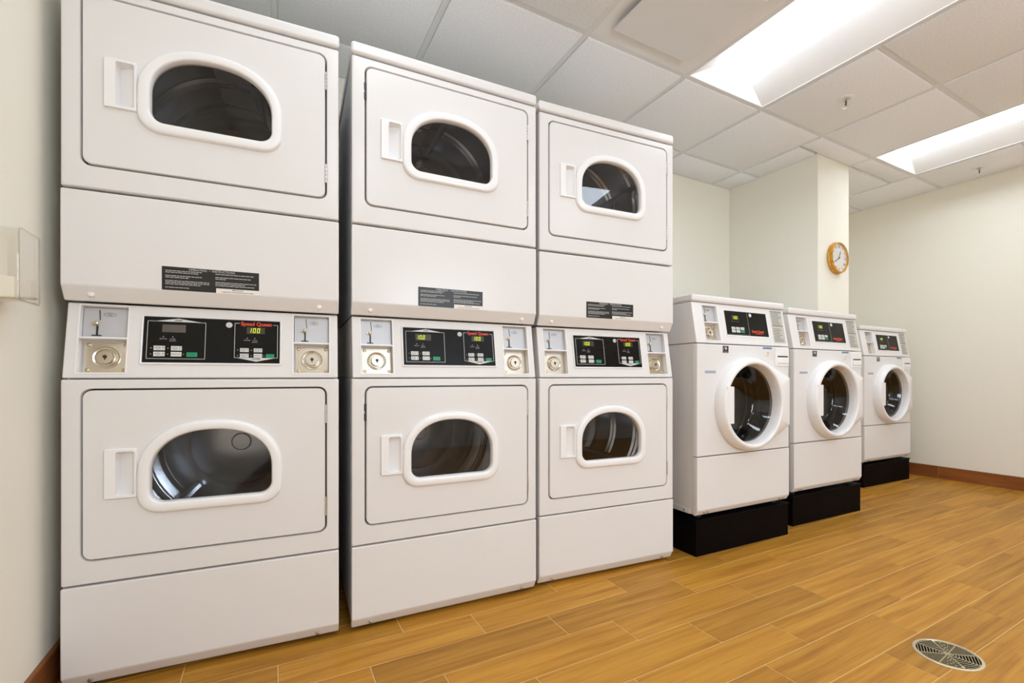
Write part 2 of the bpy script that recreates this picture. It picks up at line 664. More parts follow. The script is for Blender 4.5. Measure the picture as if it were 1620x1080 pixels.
# base tiles
def baseboard(name, p0, p1, normal, first):
    """a run of base tiles with pale joints; p0 -> p1 along the wall foot"""
    d = (Vector(p1) - Vector(p0))
    L = d.length
    d.normalize()
    nv = Vector(normal)
    bm = bmesh.new()
    a, b = Vector(p0), Vector(p1)
    q = [a, b, b + nv * 0.008, a + nv * 0.008]
    loft(bm, [[(v.x, v.y, 0.0) for v in q], [(v.x, v.y, 0.096) for v in q]], True, True)
    base = mk(name, bm, M['grout'], wn=False)
    tag(base, kind='structure')
    s = 0.0
    nxt = first
    while s < L - 0.01:
        e = min(nxt, L)
        bm = bmesh.new()
        l = e - s - 0.003
        lo = [(0, 0), (l, 0), (l, 0.011), (0, 0.011)]
        loft(bm, [[(x, y, 0.002) for x, y in lo], [(x, y, 0.099) for x, y in lo],
                  [(x + (0.0015 if x == 0 else -0.0015), y + (0.0 if y == 0 else -0.003), 0.102) for x, y in lo]], True, True)
        ang = math.atan2(d.y, d.x)
        # piece runs along +x, its depth grows to +y: flip so that it grows along the wall normal
        left = Vector((-d.y, d.x))
        if left.dot(nv.xy) < 0:
            for v in bm.verts:
                v.co.y = -v.co.y
        p = Vector(p0) + d * (s + 0.0015)
        mk('base_tile', bm, M['base_tile'], base, wn=False, loc=(p.x, p.y, 0), rot=(0, 0, ang))
        s = e
        nxt = e + 0.607
    return base


baseboard('baseboard_right', (X_FAR, Y_BACK, 0), (X_FAR, Y_REAR, 0), (-1, 0, 0), 0.885)
baseboard('baseboard_left', (X_LEFT, Y_BACK, 0), (X_LEFT, Y_REAR, 0), (1, 0, 0), 0.5)
baseboard('baseboard_back', (X_LEFT + 0.02, Y_BACK, 0), (COLX0, Y_BACK, 0), (0, -1, 0), 0.6)
baseboard('baseboard_column', (COLX0, COLY, 0), (COLX1, COLY, 0), (0, -1, 0), 0.6)
baseboard('baseboard_nook', (COLX1, Y_BACK, 0), (X_FAR - 0.02, Y_BACK, 0), (0, -1, 0), 0.6)

# ceiling: deck above, tees, one object for every lay-in tile
ceiling = mk('ceiling', box(bmesh.new(), X_LEFT - 0.1, X_FAR + 0.1, Y_REAR - 0.1, Y_BACK + 0.1, HC + 0.16, HC + 0.2), M['plenum'], wn=False)
tag(ceiling, kind='structure')
BAR = 0.024
ix0 = math.floor((X_LEFT - GX0) / T)
ix1 = math.ceil((X_FAR - GX0) / T)
iy0 = math.floor((Y_REAR - GY0) / T)
iy1 = math.ceil((Y_BACK - GY0) / T)
# troffers: lower-left grid index (ix, iy), each one cell wide and two cells long
TROFFERS = [(1, -2), (4, -2), (-2, -2), (-2, -5), (1, -5), (4, -5)]  # first two in view; the rest unseen, added to brighten the room
taken = set()
for a, b in TROFFERS:
    taken |= {(a, b), (a, b + 1)}
VENT = (0, -1)
taken.add(VENT)
for i in range(ix0 + 1, ix1):
    x = GX0 + i * T
    segs = [(Y_REAR, Y_BACK)]
    if COLX0 < x < COLX1:
        segs = [(Y_REAR, COLY)]
    for a, b in segs:
        mk('tee_bar', box(bmesh.new(), x - BAR / 2, x + BAR / 2, a, b, HC + 0.006, HC + 0.04), M['tee'], ceiling, wn=False)
for j in range(iy0 + 1, iy1):
    y = GY0 + j * T
    # cross tees break at troffers, main tees run through
    cuts = [(GX0 + a * T, GX0 + (a + 1) * T) for a, b in TROFFERS if b + 1 == j]
    xs = X_LEFT
    spans = []
    for c0, c1 in sorted(cuts):
        spans.append((xs, c0))
        xs = c1
    spans.append((xs, X_FAR))
    if y > COLY:
        spans = [(X_LEFT, COLX0), (COLX1, X_FAR)]
    for a, b in spans:
        if b - a > 0.05:
            mk('tee_bar', box(bmesh.new(), a, b, y - BAR / 2, y + BAR / 2, HC + 0.0064, HC + 0.04), M['tee'], ceiling, wn=False)
tcache = {}
for i in range(ix0, ix1):
    for j in range(iy0, iy1):
        if (i, j) in taken:
            continue
        xa, xb = max(GX0 + i * T, X_LEFT), min(GX0 + (i + 1) * T, X_FAR)
        ya, yb = max(GY0 + j * T, Y_REAR), min(GY0 + (j + 1) * T, Y_BACK)
        parts = [(xa, xb, ya, yb)]
        if xa < COLX1 and xb > COLX0 and yb > COLY:            # cut round the column
            parts = []
            if ya < COLY:
                parts.append((xa, xb, ya, COLY))
            if xa < COLX0:
                parts.append((xa, COLX0, max(ya, COLY), yb))
            if xb > COLX1:
                parts.append((COLX1, xb, max(ya, COLY), yb))
        for a, b, c, d in parts:
            if b - a < 0.03 or d - c < 0.03:
                continue
            ins = 0.016
            w, h = round(b - a - 2 * ins, 4), round(d - c - 2 * ins, 4)
            if w < 0.01 or h < 0.01:
                continue
            loc = ((a + b) / 2, (c + d) / 2, HC)
            if (w, h) not in tcache:
                bm = bmesh.new()
                w2, h2 = w / 2, h / 2
                f = lambda e, z: [(-w2 - e, -h2 - e, z), (w2 + e, -h2 - e, z), (w2 + e, h2 + e, z), (-w2 - e, h2 + e, z)]
                loft(bm, [f(-0.003, 0), f(0, 0.002), f(0.0, 0.010), f(0.012, 0.0101), f(0.012, 0.016)], True, True)
                tcache[(w, h)] = mk('ceiling_tile', bm, M['ceiling_tile'], ceiling, wn=False, loc=loc)
            else:
                o = tcache[(w, h)].copy()
                COL.objects.link(o)
                o.parent = ceiling
                o.location = loc
# wall angle all round
for n, (a, b, c, d) in enumerate([(X_LEFT, X_FAR, Y_BACK - 0.02, Y_BACK), (X_FAR - 0.02, X_FAR, Y_REAR, Y_BACK - 0.02), (X_LEFT, X_LEFT + 0.02, Y_REAR, Y_BACK - 0.02),
                                  (COLX0 - 0.02, COLX0, COLY - 0.02, Y_BACK - 0.02), (COLX0, COLX1, COLY - 0.02, COLY), (COLX1, COLX1 + 0.02, COLY - 0.02, Y_BACK - 0.02)]):
    mk('wall_angle', box(bmesh.new(), a, b, c, d, HC + 0.004, HC + 0.0058), M['tee'], ceiling, wn=False)


# ------------------------------------------------------------------ ceiling lights
def troffer(i, j, label):
    x0, y0 = GX0 + i * T, GY0 + j * T
    t = empty('ceiling_light', (x0 + T / 2, y0 + T, HC))
    tag(t, label, 'ceiling light', 'recessed ceiling lights')
    w, h = T / 2 - 0.010, T - 0.010
    rect = lambda ww, hh, z: [(-ww, -hh, z), (ww, -hh, z), (ww, hh, z), (-ww, hh, z)]
    bm = bmesh.new()
    loft(bm, [rect(w, h, 0.03), rect(w, h, 0.004), rect(w - 0.008, h - 0.008, 0.004), rect(w - 0.008, h - 0.008, 0.012)])
    mk('frame', bm, M['reflector'], t, wn=False)
    bm = bmesh.new()                       # sloping reflector pan, open in the middle
    loft(bm, [rect(w - 0.008, h - 0.008, 0.006), rect(0.135, h - 0.045, 0.085), rect(0.135, h - 0.045, 0.10), rect(w, h, 0.10), rect(w, h, 0.03)])
    mk('reflector', bm, M['reflector'], t, wn=False)
    bm = bmesh.new()                       # bowed diffuser lens
    n = 10
    loops = []
    for k in range(n + 1):
        a = math.pi * k / n
        x = -0.134 * math.cos(a)
        z = 0.088 - 0.006 * math.sin(a)
        loops.append([(x, -h + 0.047, z), (x, h - 0.047, z)])
    rows = [[bm.verts.new(p) for p in lp] for lp in loops]
    for a, b in zip(rows, rows[1:]):
        bm.faces.new((a[0], a[1], b[1], b[0]))
    bm.faces.new([r[0] for r in rows])
    bm.faces.new([r[1] for r in rows][::-1])
    bm.faces.new([rows[0][0], rows[0][1], rows[-1][1], rows[-1][0]])
    mk('lens', bm, M['lens_dim'] if (i, j) == (-2, -2) else M['lens'], t, wn=False)
    return t


TL_LABELS = ['recessed fluorescent ceiling light nearest the square vent plaque', 'recessed fluorescent ceiling light near the far wall and column',
             'unseen recessed ceiling light added above the stacked dryers', 'unseen recessed ceiling light added behind the camera, by the left wall',
             'unseen recessed ceiling light added behind the camera, middle one', 'unseen recessed ceiling light added behind the camera, by the far wall']
for (i, j), lb in zip(TROFFERS, TL_LABELS):
    troffer(i, j, lb)

# square plaque vent
vx, vy = GX0 + (VENT[0] + .5) * T, GY0 + (VENT[1] + .5) * T
vent = empty('ceiling_vent', (vx, vy, HC))
tag(vent, 'square white plaque air vent beside the nearest ceiling light', 'vent')
sq = lambda s, z: [(-s, -s, z), (s, -s, z), (s, s, z), (-s, s, z)]
bm = bmesh.new()
loft(bm, [sq(T / 2 - .012, 0.03), sq(T / 2 - .012, 0.005), sq(T / 2 - .022, 0.003), sq(0.235, 0.034), sq(0.15, 0.06)], False, True)
mk('frame', bm, M['reflector'], vent, wn=False)
bm = bmesh.new()
loft(bm, [sq(0.221, 0.010), sq(0.226, 0.006), sq(0.226, 0.000), sq(0.223, -0.003)], True, True)
mk('plaque', bm, M['tee'], vent, wn=False)
mk('hanger', box(bmesh.new(), -.012, .012, -.012, .012, 0.010, 0.06), M['tee'], vent, wn=False)


# sprinkler heads
def sprinkler(x, y, label):
    t = empty('fire_sprinkler', (x, y, HC))
    tag(t, label, 'sprinkler', 'ceiling sprinkler heads')
    bm = bmesh.new()
    lathe_z(bm, [(0.043, 0.0), (0.042, -0.003), (0.032, -0.006), (0.020, -0.004), (0.018, 0.004)], 0, 0, 32, False, True)
    mk('escutcheon', bm, M['reflector'], t)
    bm = bmesh.new()
    lathe_z(bm, [(0.010, 0.0), (0.010, -0.014), (0.006, -0.016)], 0, 0, 16, False, True)
    for s in (-1, 1):
        box(bm, s * 0.011 - 0.0018, s * 0.011 + 0.0018, -0.002, 0.002, -0.046, -0.010)
    box(bm, -0.0125, 0.0125, -0.002, 0.002, -0.048, -0.044)
    mk('frame_arms', bm, M['chrome'], t)
    bm = bmesh.new()
    lathe_z(bm, [(0.003, -0.016), (0.0035, -0.03), (0.003, -0.044)], 0, 0, 10, True, True)
    mk('bulb', bm, M['dark_gap'], t)
    bm = bmesh.new()
    lathe_z(bm, [(0.004, -0.047), (0.017, -0.0485), (0.017, -0.050), (0.004, -0.052)], 0, 0, 20, True, True)
    mk('deflector', bm, M['chrome'], t)


sprinkler(2.813, 1.484, 'ceiling sprinkler head between the two bright lights')
sprinkler(4.610, 1.476, 'ceiling sprinkler head close to the far right wall')

# ------------------------------------------------------------------ stacked dryers
W = 0.683
D = 0.70
Z = lambda zc: zc + CAM_Z
DZ = 1.0765                               # upper dryer sits this far above the lower
SLOPE_Z0, SLOPE_H, SLOPE_D = 0.851, 0.208, 0.036
TH = math.atan2(SLOPE_D, SLOPE_H)


def coin_unit(console, xc, v0, v1, y0, z0, th, w=0.104, scale=1.0):
    """coin slide above, key lock below, set into a recess of the console; lies in the tilted console plane"""
    L = (0, y0, z0)
    R = (-th, 0, 0)
    h = v1 - v0
    vm = v0 + h * 0.52
    xa, xb = xc - w / 2, xc + w / 2
    dU, dL = 0.017, 0.030
    plate = mk('coin_plate', box(bmesh.new(), xa + .002, xb - .002, dU, dU + .002, vm + .004, v1 - .002), M['coin_plate'], console, loc=L, rot=R)
    bm = bmesh.new()                                    # recess liner with the ledge between
    o_, i_ = rrect(xa - .003, xb + .003, v0 - .003, v1 + .003, .004, 3), rrect(xa + .0005, xb - .0005, v0 + .0005, v1 - .0005, .002, 3)
    loft(bm, [at_y(o_, 0.0), at_y(o_, -0.0012), at_y(i_, -0.0012), at_y(i_, dL + .003)], False, True)
    box(bm, xa, xb, -0.001, dL, vm - .003, vm + .002, .0008, 1)
    mk('recess_liner', bm, M['plastic'], console, loc=L, rot=R)
    # slide mechanism on the upper plate
    sx = xa + w * 0.31
    sz = vm + (v1 - vm) * 0.48
    bm = bmesh.new()
    box(bm, sx - .002, sx + .0025, dU - .0012, dU - .0002, vm + .010, sz - .006)
    box(bm, sx - .011, sx + .010, dU - .0012, dU - .0002, vm + .0085, vm + .0115)
    q = [(sx + .002, v1 - .008), (sx + .004, v1 - .008), (sx + .0062, sz + .010), (sx + .0045, sz + .010)]
    poly_plate(bm, q, dU - .0012, dU - .0002)
    mk('coin_slot', bm, M['dark_gap'], console, loc=L, rot=R, wn=False)
    bm = bmesh.new()
    lathe_y(bm, [(0.002, dU - .012), (0.0052, dU - .010), (0.006, dU - .005), (0.004, dU)], sx - .001, sz, 16, True, True)
    box(bm, sx - .012, sx - .003, dU - .004, dU, sz - .004, sz + .004, .001, 1)
    mk('coin_knob', bm, M['brass'], console, loc=L, rot=R)
    bm = bmesh.new()                                    # 25 cents in an oval
    ox, oz = xa + w * 0.56, v1 - (v1 - vm) * 0.22
    ov = lambda a, b: [(ox + a * math.cos(t * math.pi / 12), oz + b * math.sin(t * math.pi / 12)) for t in range(24)]
    frame_plate(bm, ov(.0135, .0055), ov(.0127, .0048), dU - .0006, dU)
    add_text(bm, '25\u00a2', ox, dU - .0005, oz, .0075, depth=.0001)
    mk('price_mark', bm, M['print_dark'], console, loc=L, rot=R, wn=False)
    # lock plate
    pz0, pz1 = v0 + .003, vm - .007
    px0, px1 = xa + .004, xb - .002
    bm = bmesh.new()
    box(bm, px0, px1, dL - .003, dL, pz0, pz1, .001, 2)
    mk('lock_plate', bm, M['lock_plate'], console, loc=L, rot=R)
    cx, cz = (px0 + px1) / 2, (pz0 + pz1) / 2
    bm = bmesh.new()
    k = scale
    lathe_y(bm, [(.031 * k, dL - .003), (.031 * k, dL - .006), (.0285 * k, dL - .008), (.0245 * k, dL - .0065), (.0235 * k, dL - .004),
                 (.020 * k, dL - .004), (.0195 * k, dL - .013), (.018 * k, dL - .0145), (.009 * k, dL - .0145)], cx, cz, 32, False, True)
    mk('key_lock', bm, M['lock_plate'], console, loc=L, rot=R)
    bm = bmesh.new()
    lathe_y(bm, [(.0048 * k, dL - .0152), (.0048 * k, dL - .0145)], cx, cz + .001, 14, True, True)
    box(bm, cx - .001, cx + .0016, dL - .0152, dL - .0144, cz - .008 * k, cz)
    mk('keyhole', bm, M['dark_gap'], console, loc=L, rot=R, wn=False)
    for ax in (px0 + .010, px1 - .008):
        for az in (pz0 + .009, pz1 - .008):
            bm = bmesh.new()
            lathe_y(bm, [(.0055, dL - .003), (.0055, dL - .0045), (.004, dL - .006), (.0015, dL - .0064)], ax, az, 14, False, True)
            mk('screw', bm, M['brass'], console, loc=L, rot=R)


def label_lines(bm, x0, x1, z, y, h, rng):
    """a line of fine print: word-length strips"""
    x = x0
    while x < x1 - .004:
        w = rng.uniform(.004, .013)
        e = min(x + w, x1)
        box(bm, x, e, y - .0002, y, z - h / 2, z + h / 2)
        x = e + .0014


def make_front_panel(name, root, zoff):
    """front skin with a rounded door opening"""
    c = (0.345, Z(-.27))
    outer = rrect(0, W, Z(-.5665), Z(-.0095), .004, 3)
    o2 = rrect(.002, W - .002, Z(-.5650), Z(-.0110), .004, 3)
    o3 = rrect(.008, W - .008, Z(-.5625), Z(-.0135), .004, 3)
    inner = rrect(.0395, .6485, Z(-.5065), Z(-.0335), .026, 6)
    i2 = rrect(.0415, .6465, Z(-.5045), Z(-.0355), .024, 6)
    A = angles_of([outer, o2, o3, inner, i2], c, 24)
    R = lambda p: radial(p, c, A)
    bm = bmesh.new()
    loft(bm, [at_y(R(outer), .03), at_y(R(outer), .007), at_y(R(o2), .0025), at_y(R(o3), 0.0), at_y(R(inner), 0.0), at_y(R(i2), .003), at_y(R(i2), .03)])
    return mk(name, bm, M['enamel'], root, loc=(0, 0, zoff))


def make_door(root, zoff):
    """dryer door, rebuilt once; its window ring, glass, handle and hinges are its pieces"""
    c = (0.345, Z(-.27))
    o0 = rrect(.0455, .6425, Z(-.5005), Z(-.0395), .021, 6)
    o1 = rrect(.0475, .6405, Z(-.4985), Z(-.0415), .020, 6)
    d_in = dshape(.189, .500, Z(-.365), Z(-.150), .035, .40)
    A = angles_of([o0, o1, d_in], c, 24)
    R = lambda p: radial(p, c, A)
    bm = bmesh.new()
    loft(bm, [at_y(R(d_in), .026), at_y(R(o0), .026), at_y(R(o0), .002), at_y(R(mixp(o0, o1, .6)), -.0005), at_y(R(o1), -.002), at_y(R(d_in), -.002), at_y(R(d_in), .026)])
    bmesh.ops.remove_doubles(bm, verts=bm.verts[:], dist=1e-6)
    door = mk('door', bm, M['enamel'], root, loc=(0, 0, zoff))
    bpy.context.view_layer.update()
    cb = bmesh.new()
    box(cb, .1145, .1595, -.02, .06, Z(-.3325), Z(-.2085))
    cut(door, cb)
    # ring
    dO = dshape(.163, .520, Z(-.389), Z(-.129), .055, .42)
    dI = dshape(.193, .492, Z(-.3585), Z(-.157), .034, .40)
    A = angles_of([dO, dI], c, 40)
    ro, ri = radial(dO, c, A), radial(dI, c, A)
    prof = [(0.0, -.002), (0.02, -.007), (0.10, -.0115), (0.24, -.0138), (0.5, -.0145), (0.82, -.0140), (0.94, -.0118), (1.0, -.007), (1.03, .001), (1.04, .010)]
    bm = bmesh.new()
    loft(bm, [at_y(mixp(ro, ri, t), y) for t, y in prof])
    mk('window_ring', bm, M['plastic'], door)
    g = radial(dshape(.192, .497, Z(-.362), Z(-.153), .034, .40), c, A)
    bm = bmesh.new()
    poly_plate(bm, g, .004, .008)
    mk('window_glass', bm, M['dryer_glass'], door, wn=False)
    # pull handle: flat plate with a deep finger recess
    c2 = (.137, Z(-.2705))
    hO = rrect(.0915, .1635, Z(-.339), Z(-.202), .004, 3)
    h1 = rrect(.0935, .1615, Z(-.337), Z(-.204), .004, 3)
    hI = rrect(.117, .1585, Z(-.3315), Z(-.2095), .006, 3)
    hB = rrect(.119, .1520, Z(-.3265), Z(-.2145), .006, 3)
    A = angles_of([hO, h1, hI, hB], c2, 12)
    R = lambda p: radial(p, c2, A)
    bm = bmesh.new()
    loft(bm, [at_y(R(hO), -.002), at_y(R(hO), -.0065), at_y(R(h1), -.009), at_y(R(hI), -.009), at_y(R(mixp(hI, hB, .2)), -.006), at_y(R(hB), .022)], False, True)
    # slant the floor of the recess: deep on the left, shallow on the right
    for v in bm.verts:
        if v.co.y > .02:
            v.co.y = .024 - (v.co.x - .119) / .033 * .017
    mk('handle', bm, M['plastic'], door)
    for za, zb in ((-.152, -.093), (-.452, -.391)):
        bm = bmesh.new()
        box(bm, .6405, .6475, -.0015, .006, Z(za), Z(zb))
        n = 5
        for k in range(n):
            zz0 = Z(za) + (zb - za) * k / n
            lathe_z(bm, [(.0032, zz0 + .0006), (.0032, zz0 + (zb - za) / n - .0006)], .644, -.002, 10, True, True)
        mk('hinge', bm, M['steel'], door, wn=False)
    return door


def make_drum(root, zoff, name='drum'):
    cx, cz = .345, -.262 + CAM_Z
    r0 = .262
    bm = bmesh.new()
    prof = [(.20, .050), (r0 - .02, .052), (r0 - .02, .060), (r0, .064)]
    for y in (.17, .20, .37, .40):
        prof += [(r0, y - .012), (r0 - .010, y - .004), (r0 - .010, y + .004), (r0, y + .012)]
    prof += [(r0, .53), (r0 - .012, .545), (.17, .552), (.165, .545), (.035, .548), (.030, .54)]
    lathe_y(bm, prof, 0, 0, 64, False, True)
    d = mk(name, bm, M['drum'], root, loc=(cx, 0, cz + zoff))
    for k in range(3):
        a = math.radians(50 + 120 * k)
        bm = bmesh.new()
        pr = [(-.030, r0 - .001), (-.012, r0 - .062), (0, r0 - .068), (.012, r0 - .062), (.030, r0 - .001)]
        lo = []
        for y, s in ((.085, .85), (.10, 1.0), (.50, 1.0), (.52, .85)):
            row = []
            for t, rr in pr:
                rr2 = r0 - (r0 - rr) * s
                row.append((t * math.cos(a) + rr2 * math.sin(a), y, -t * math.sin(a) + rr2 * math.cos(a)))
            lo.append(row)
        loft(bm, lo, True, True)
        mk('baffle', bm, M['drum'], d)
    # dark bulkhead that closes the cabinet round the drum mouth
    bm = bmesh.new()
    c = (0.0, 0.0)
    outer = rrect(-.335, .330, -.29, .245, .01, 3)
    inn = [(.22 * math.cos(t * math.pi / 24), .22 * math.sin(t * math.pi / 24)) for t in range(48)]
    A = angles_of([outer, inn], c, 0)
    loft(bm, [at_y(radial(outer, c, A), .034), at_y(radial(inn, c, A), .034), at_y(radial(inn, c, A), .056)])
    b = mk('bulkhead', bm, M['bulkhead'], root, loc=(cx, 0, cz + zoff), wn=False)
    return d


def make_faceplate(console):
    """black control panel with two read-outs; tilted with the console"""
    L = (0, 0, SLOPE_Z0)
    R = (-TH, 0, 0)
    X0, X1, V0, V1 = .171, .512, .0455, .1800
    w, h = X1 - X0, V1 - V0
    P = lambda u, v: (X0 + u * w, V1 - v * h)
    add = lambda name, bm, mat, wn=False: mk(name, bm, mat, console, loc=L, rot=R, wn=wn)
    bm = bmesh.new()
    o_, i_ = rrect(X0 - .006, X1 + .006, V0 - .0065, V1 + .005, .004, 4), rrect(X0 - .001, X1 + .001, V0 - .001, V1 + .001, .001, 4)
    loft(bm, [at_y(o_, .0), at_y(o_, -.0012), at_y(mixp(o_, i_, .35), -.0025), at_y(i_, -.0012), at_y(i_, .0)])
    add('bezel', bm, M['plastic'])
    add('faceplate', box(bmesh.new(), X0, X1, -.0010, .0, V0, V1), M['black_gloss'])
    yp = -.0014                                       # print lies just on the faceplate
    bm_up, bm_low = bmesh.new(), bmesh.new()

    def line(u0, v0, u1, v1, t=.0011):
        bm = bm_low if u0 > .5 else bm_up
        (xa, za), (xb, zb) = P(u0, v0), P(u1, v1)
        if abs(xa - xb) < 1e-5:
            box(bm, xa - t / 2, xa + t / 2, yp, yp + .0004, min(za, zb), max(za, zb))
        else:
            box(bm, min(xa, xb), max(xa, xb), yp, yp + .0004, za - t / 2, za + t / 2)
    line(.026, .095, .026, .92); line(.43, .10, .43, .92); line(.026, .92, .43, .92); line(.026, .095, .11, .095); line(.37, .10, .43, .10)
    line(.647, .075, .647, .875); line(.982, .09, .982, .875); line(.647, .075, .685, .075); line(.945, .09, .982, .09); line(.647, .875, .70, .875); line(.92, .875, .982, .875)
    poly_plate(bm_up, [P(.06, .10), P(.41, .10), P(.235, .025)], yp, yp + .0004)
    poly_plate(bm_low, [P(.66, .875), P(.815, .965), P(.97, .875)], yp, yp + .0004)
    for u, v in ((.135, .435), (.20, .435), (.742, .42), (.802, .42)):
        x, z = P(u, v)
        lathe_y(bm_up if u < .5 else bm_low, [(.0012, yp), (.0012, yp + .0004)], x, z, 8, True, True)
    for u, v in ((.055, .69), (.17, .69), (.055, .82), (.17, .82), (.28, .82), (.672, .70), (.777, .70), (.672, .825), (.777, .825), (.875, .825)):
        x, z = P(u, v)
        lathe_y(bm_up if u < .5 else bm_low, [(.0011, yp), (.0011, yp + .0004)], x, z, 8, True, True)
    add('panel_print', bm_up, M['print_white'])
    add('panel_print', bm_low, M['print_white'])
    bm = bmesh.new()
    for s, u, v in (('DRYING', .135, .485), ('COOL', .20, .485), ('DOWN', .20, .525), ('DRYING', .742, .47), ('COOL', .802, .47), ('DOWN', .802, .51)):
        x, z = P(u, v)
        add_text(bm, s, x, yp, z, .0046, depth=.0001)
    add('lamp_caption', bm, M['print_grey'])
    bm = bmesh.new()
    for s, u, v in (('UPPER', .235, .070), ('LOWER', .815, .905)):
        x, z = P(u, v)
        add_text(bm, s, x, yp - .0004, z, .0065, bold=.0001, depth=.0001)
    add('badge_lettering', bm, M['print_dark'])
    # round emblem
    x, z = P(.603, .125)
    bm = bmesh.new()
    lathe_y(bm, [(.0084, yp), (.0084, yp - .0008), (.0072, yp - .0014)], x, z, 24, False, True)
    add('emblem', bm, M['print_white'])
    bm = bmesh.new()
    cr = lambda r: [(x + r * math.cos(t * math.pi / 12), z + r * math.sin(t * math.pi / 12)) for t in range(24)]
    frame_plate(bm, cr(.0052), cr(.0044), yp - .0018, yp - .0013)
    poly_plate(bm, [(x - .0026, z + .002), (x + .0026, z + .002), (x + .0006, z - .0026), (x - .0006, z - .0026)], yp - .0018, yp - .0013)
    add('emblem_mark', bm, M['print_grey'])
    x, z = P(.814, .085)
    bm = bmesh.new()
    add_text(bm, 'Speed Queen', x, yp - .0002, z, .0165, bold=.00055, depth=.0002, xscale=.90, space=1.02)
    add('brand_lettering', bm, M['brand_red'])
    wins = []
    for u0, u1, v0, v1 in ((.125, .288, .165, .335), (.738, .880, .160, .315)):
        (xa, za), (xb, zb) = P(u0, v1), P(u1, v0)
        wins.append(add('display', box(bmesh.new(), xa, xb, yp - .0002, yp + .0006, za, zb), M['display']))
    digs = []
    for s, u, v in (('10.0', .130, .315), ('100', .748, .298)):
        x, z = P(u, v)
        bm = bmesh.new()
        seven_seg(bm, s, x + .001, z + .0012, .0145, yp - .0009)
        digs.append(add('display_digits', bm, M['digits']))

    def button(u0, u1, v0, v1, mat, name):
        (xa, za), (xb, zb) = P(u0, v1), P(u1, v0)
        add(name, box(bmesh.new(), xa, xb, yp - .0014, yp + .0004, za, zb, .0007, 2), mat, True)
        return xa, xb, za, zb
    ink = bmesh.new()
    names = ['HIGH', 'LOW', 'MED', 'DELICATE']
    k = 0
    for u0, u1, v0, v1 in ((.073, .150, .64, .74), (.191, .266, .64, .74), (.073, .150, .77, .87), (.191, .266, .77, .87),
                           (.690, .757, .655, .745), (.795, .862, .655, .745), (.690, .757, .78, .87), (.795, .862, .78, .87)):
        xa, xb, za, zb = button(u0, u1, v0, v1, M['button_white'], 'button')
        long_ = k % 4 == 3
        cx, cz = (xa + xb) / 2 - (0 if long_ else .003), (za + zb) / 2
        if not long_:
            ov = lambda a, b: [(cx + a * math.cos(t * math.pi / 8), cz + b * math.sin(t * math.pi / 8)) for t in range(16)]
            frame_plate(ink, ov(.0062, .0044), ov(.0056, .0038), yp - .0017, yp - .0013)
            add_text(ink, names[k % 4], cx, yp - .0016, cz, .0042, depth=.0001)
        else:
            add_text(ink, names[3], cx, yp - .0016, cz, .0046, depth=.0001)
        if k % 4 != 3:
            box(ink, xb - .0052, xb - .0046, yp - .0017, yp - .0013, za + .001, zb - .001)
            lathe_y(ink, [(.0012, yp - .0017), (.0012, yp - .0013)], xb - .0026, cz + .002, 8, True, True)
        k += 1
    for u0, u1, v0, v1 in ((.300, .376, .775, .875), (.892, .957, .785, .875)):
        xa, xb, za, zb = button(u0, u1, v0, v1, M['button_green'], 'start_button')
        add_text(ink, 'START', (xa + xb) / 2, yp - .0016, (za + zb) / 2, .0055, depth=.0001)
    add('button_print', ink, M['print_dark'])
    return wins, digs


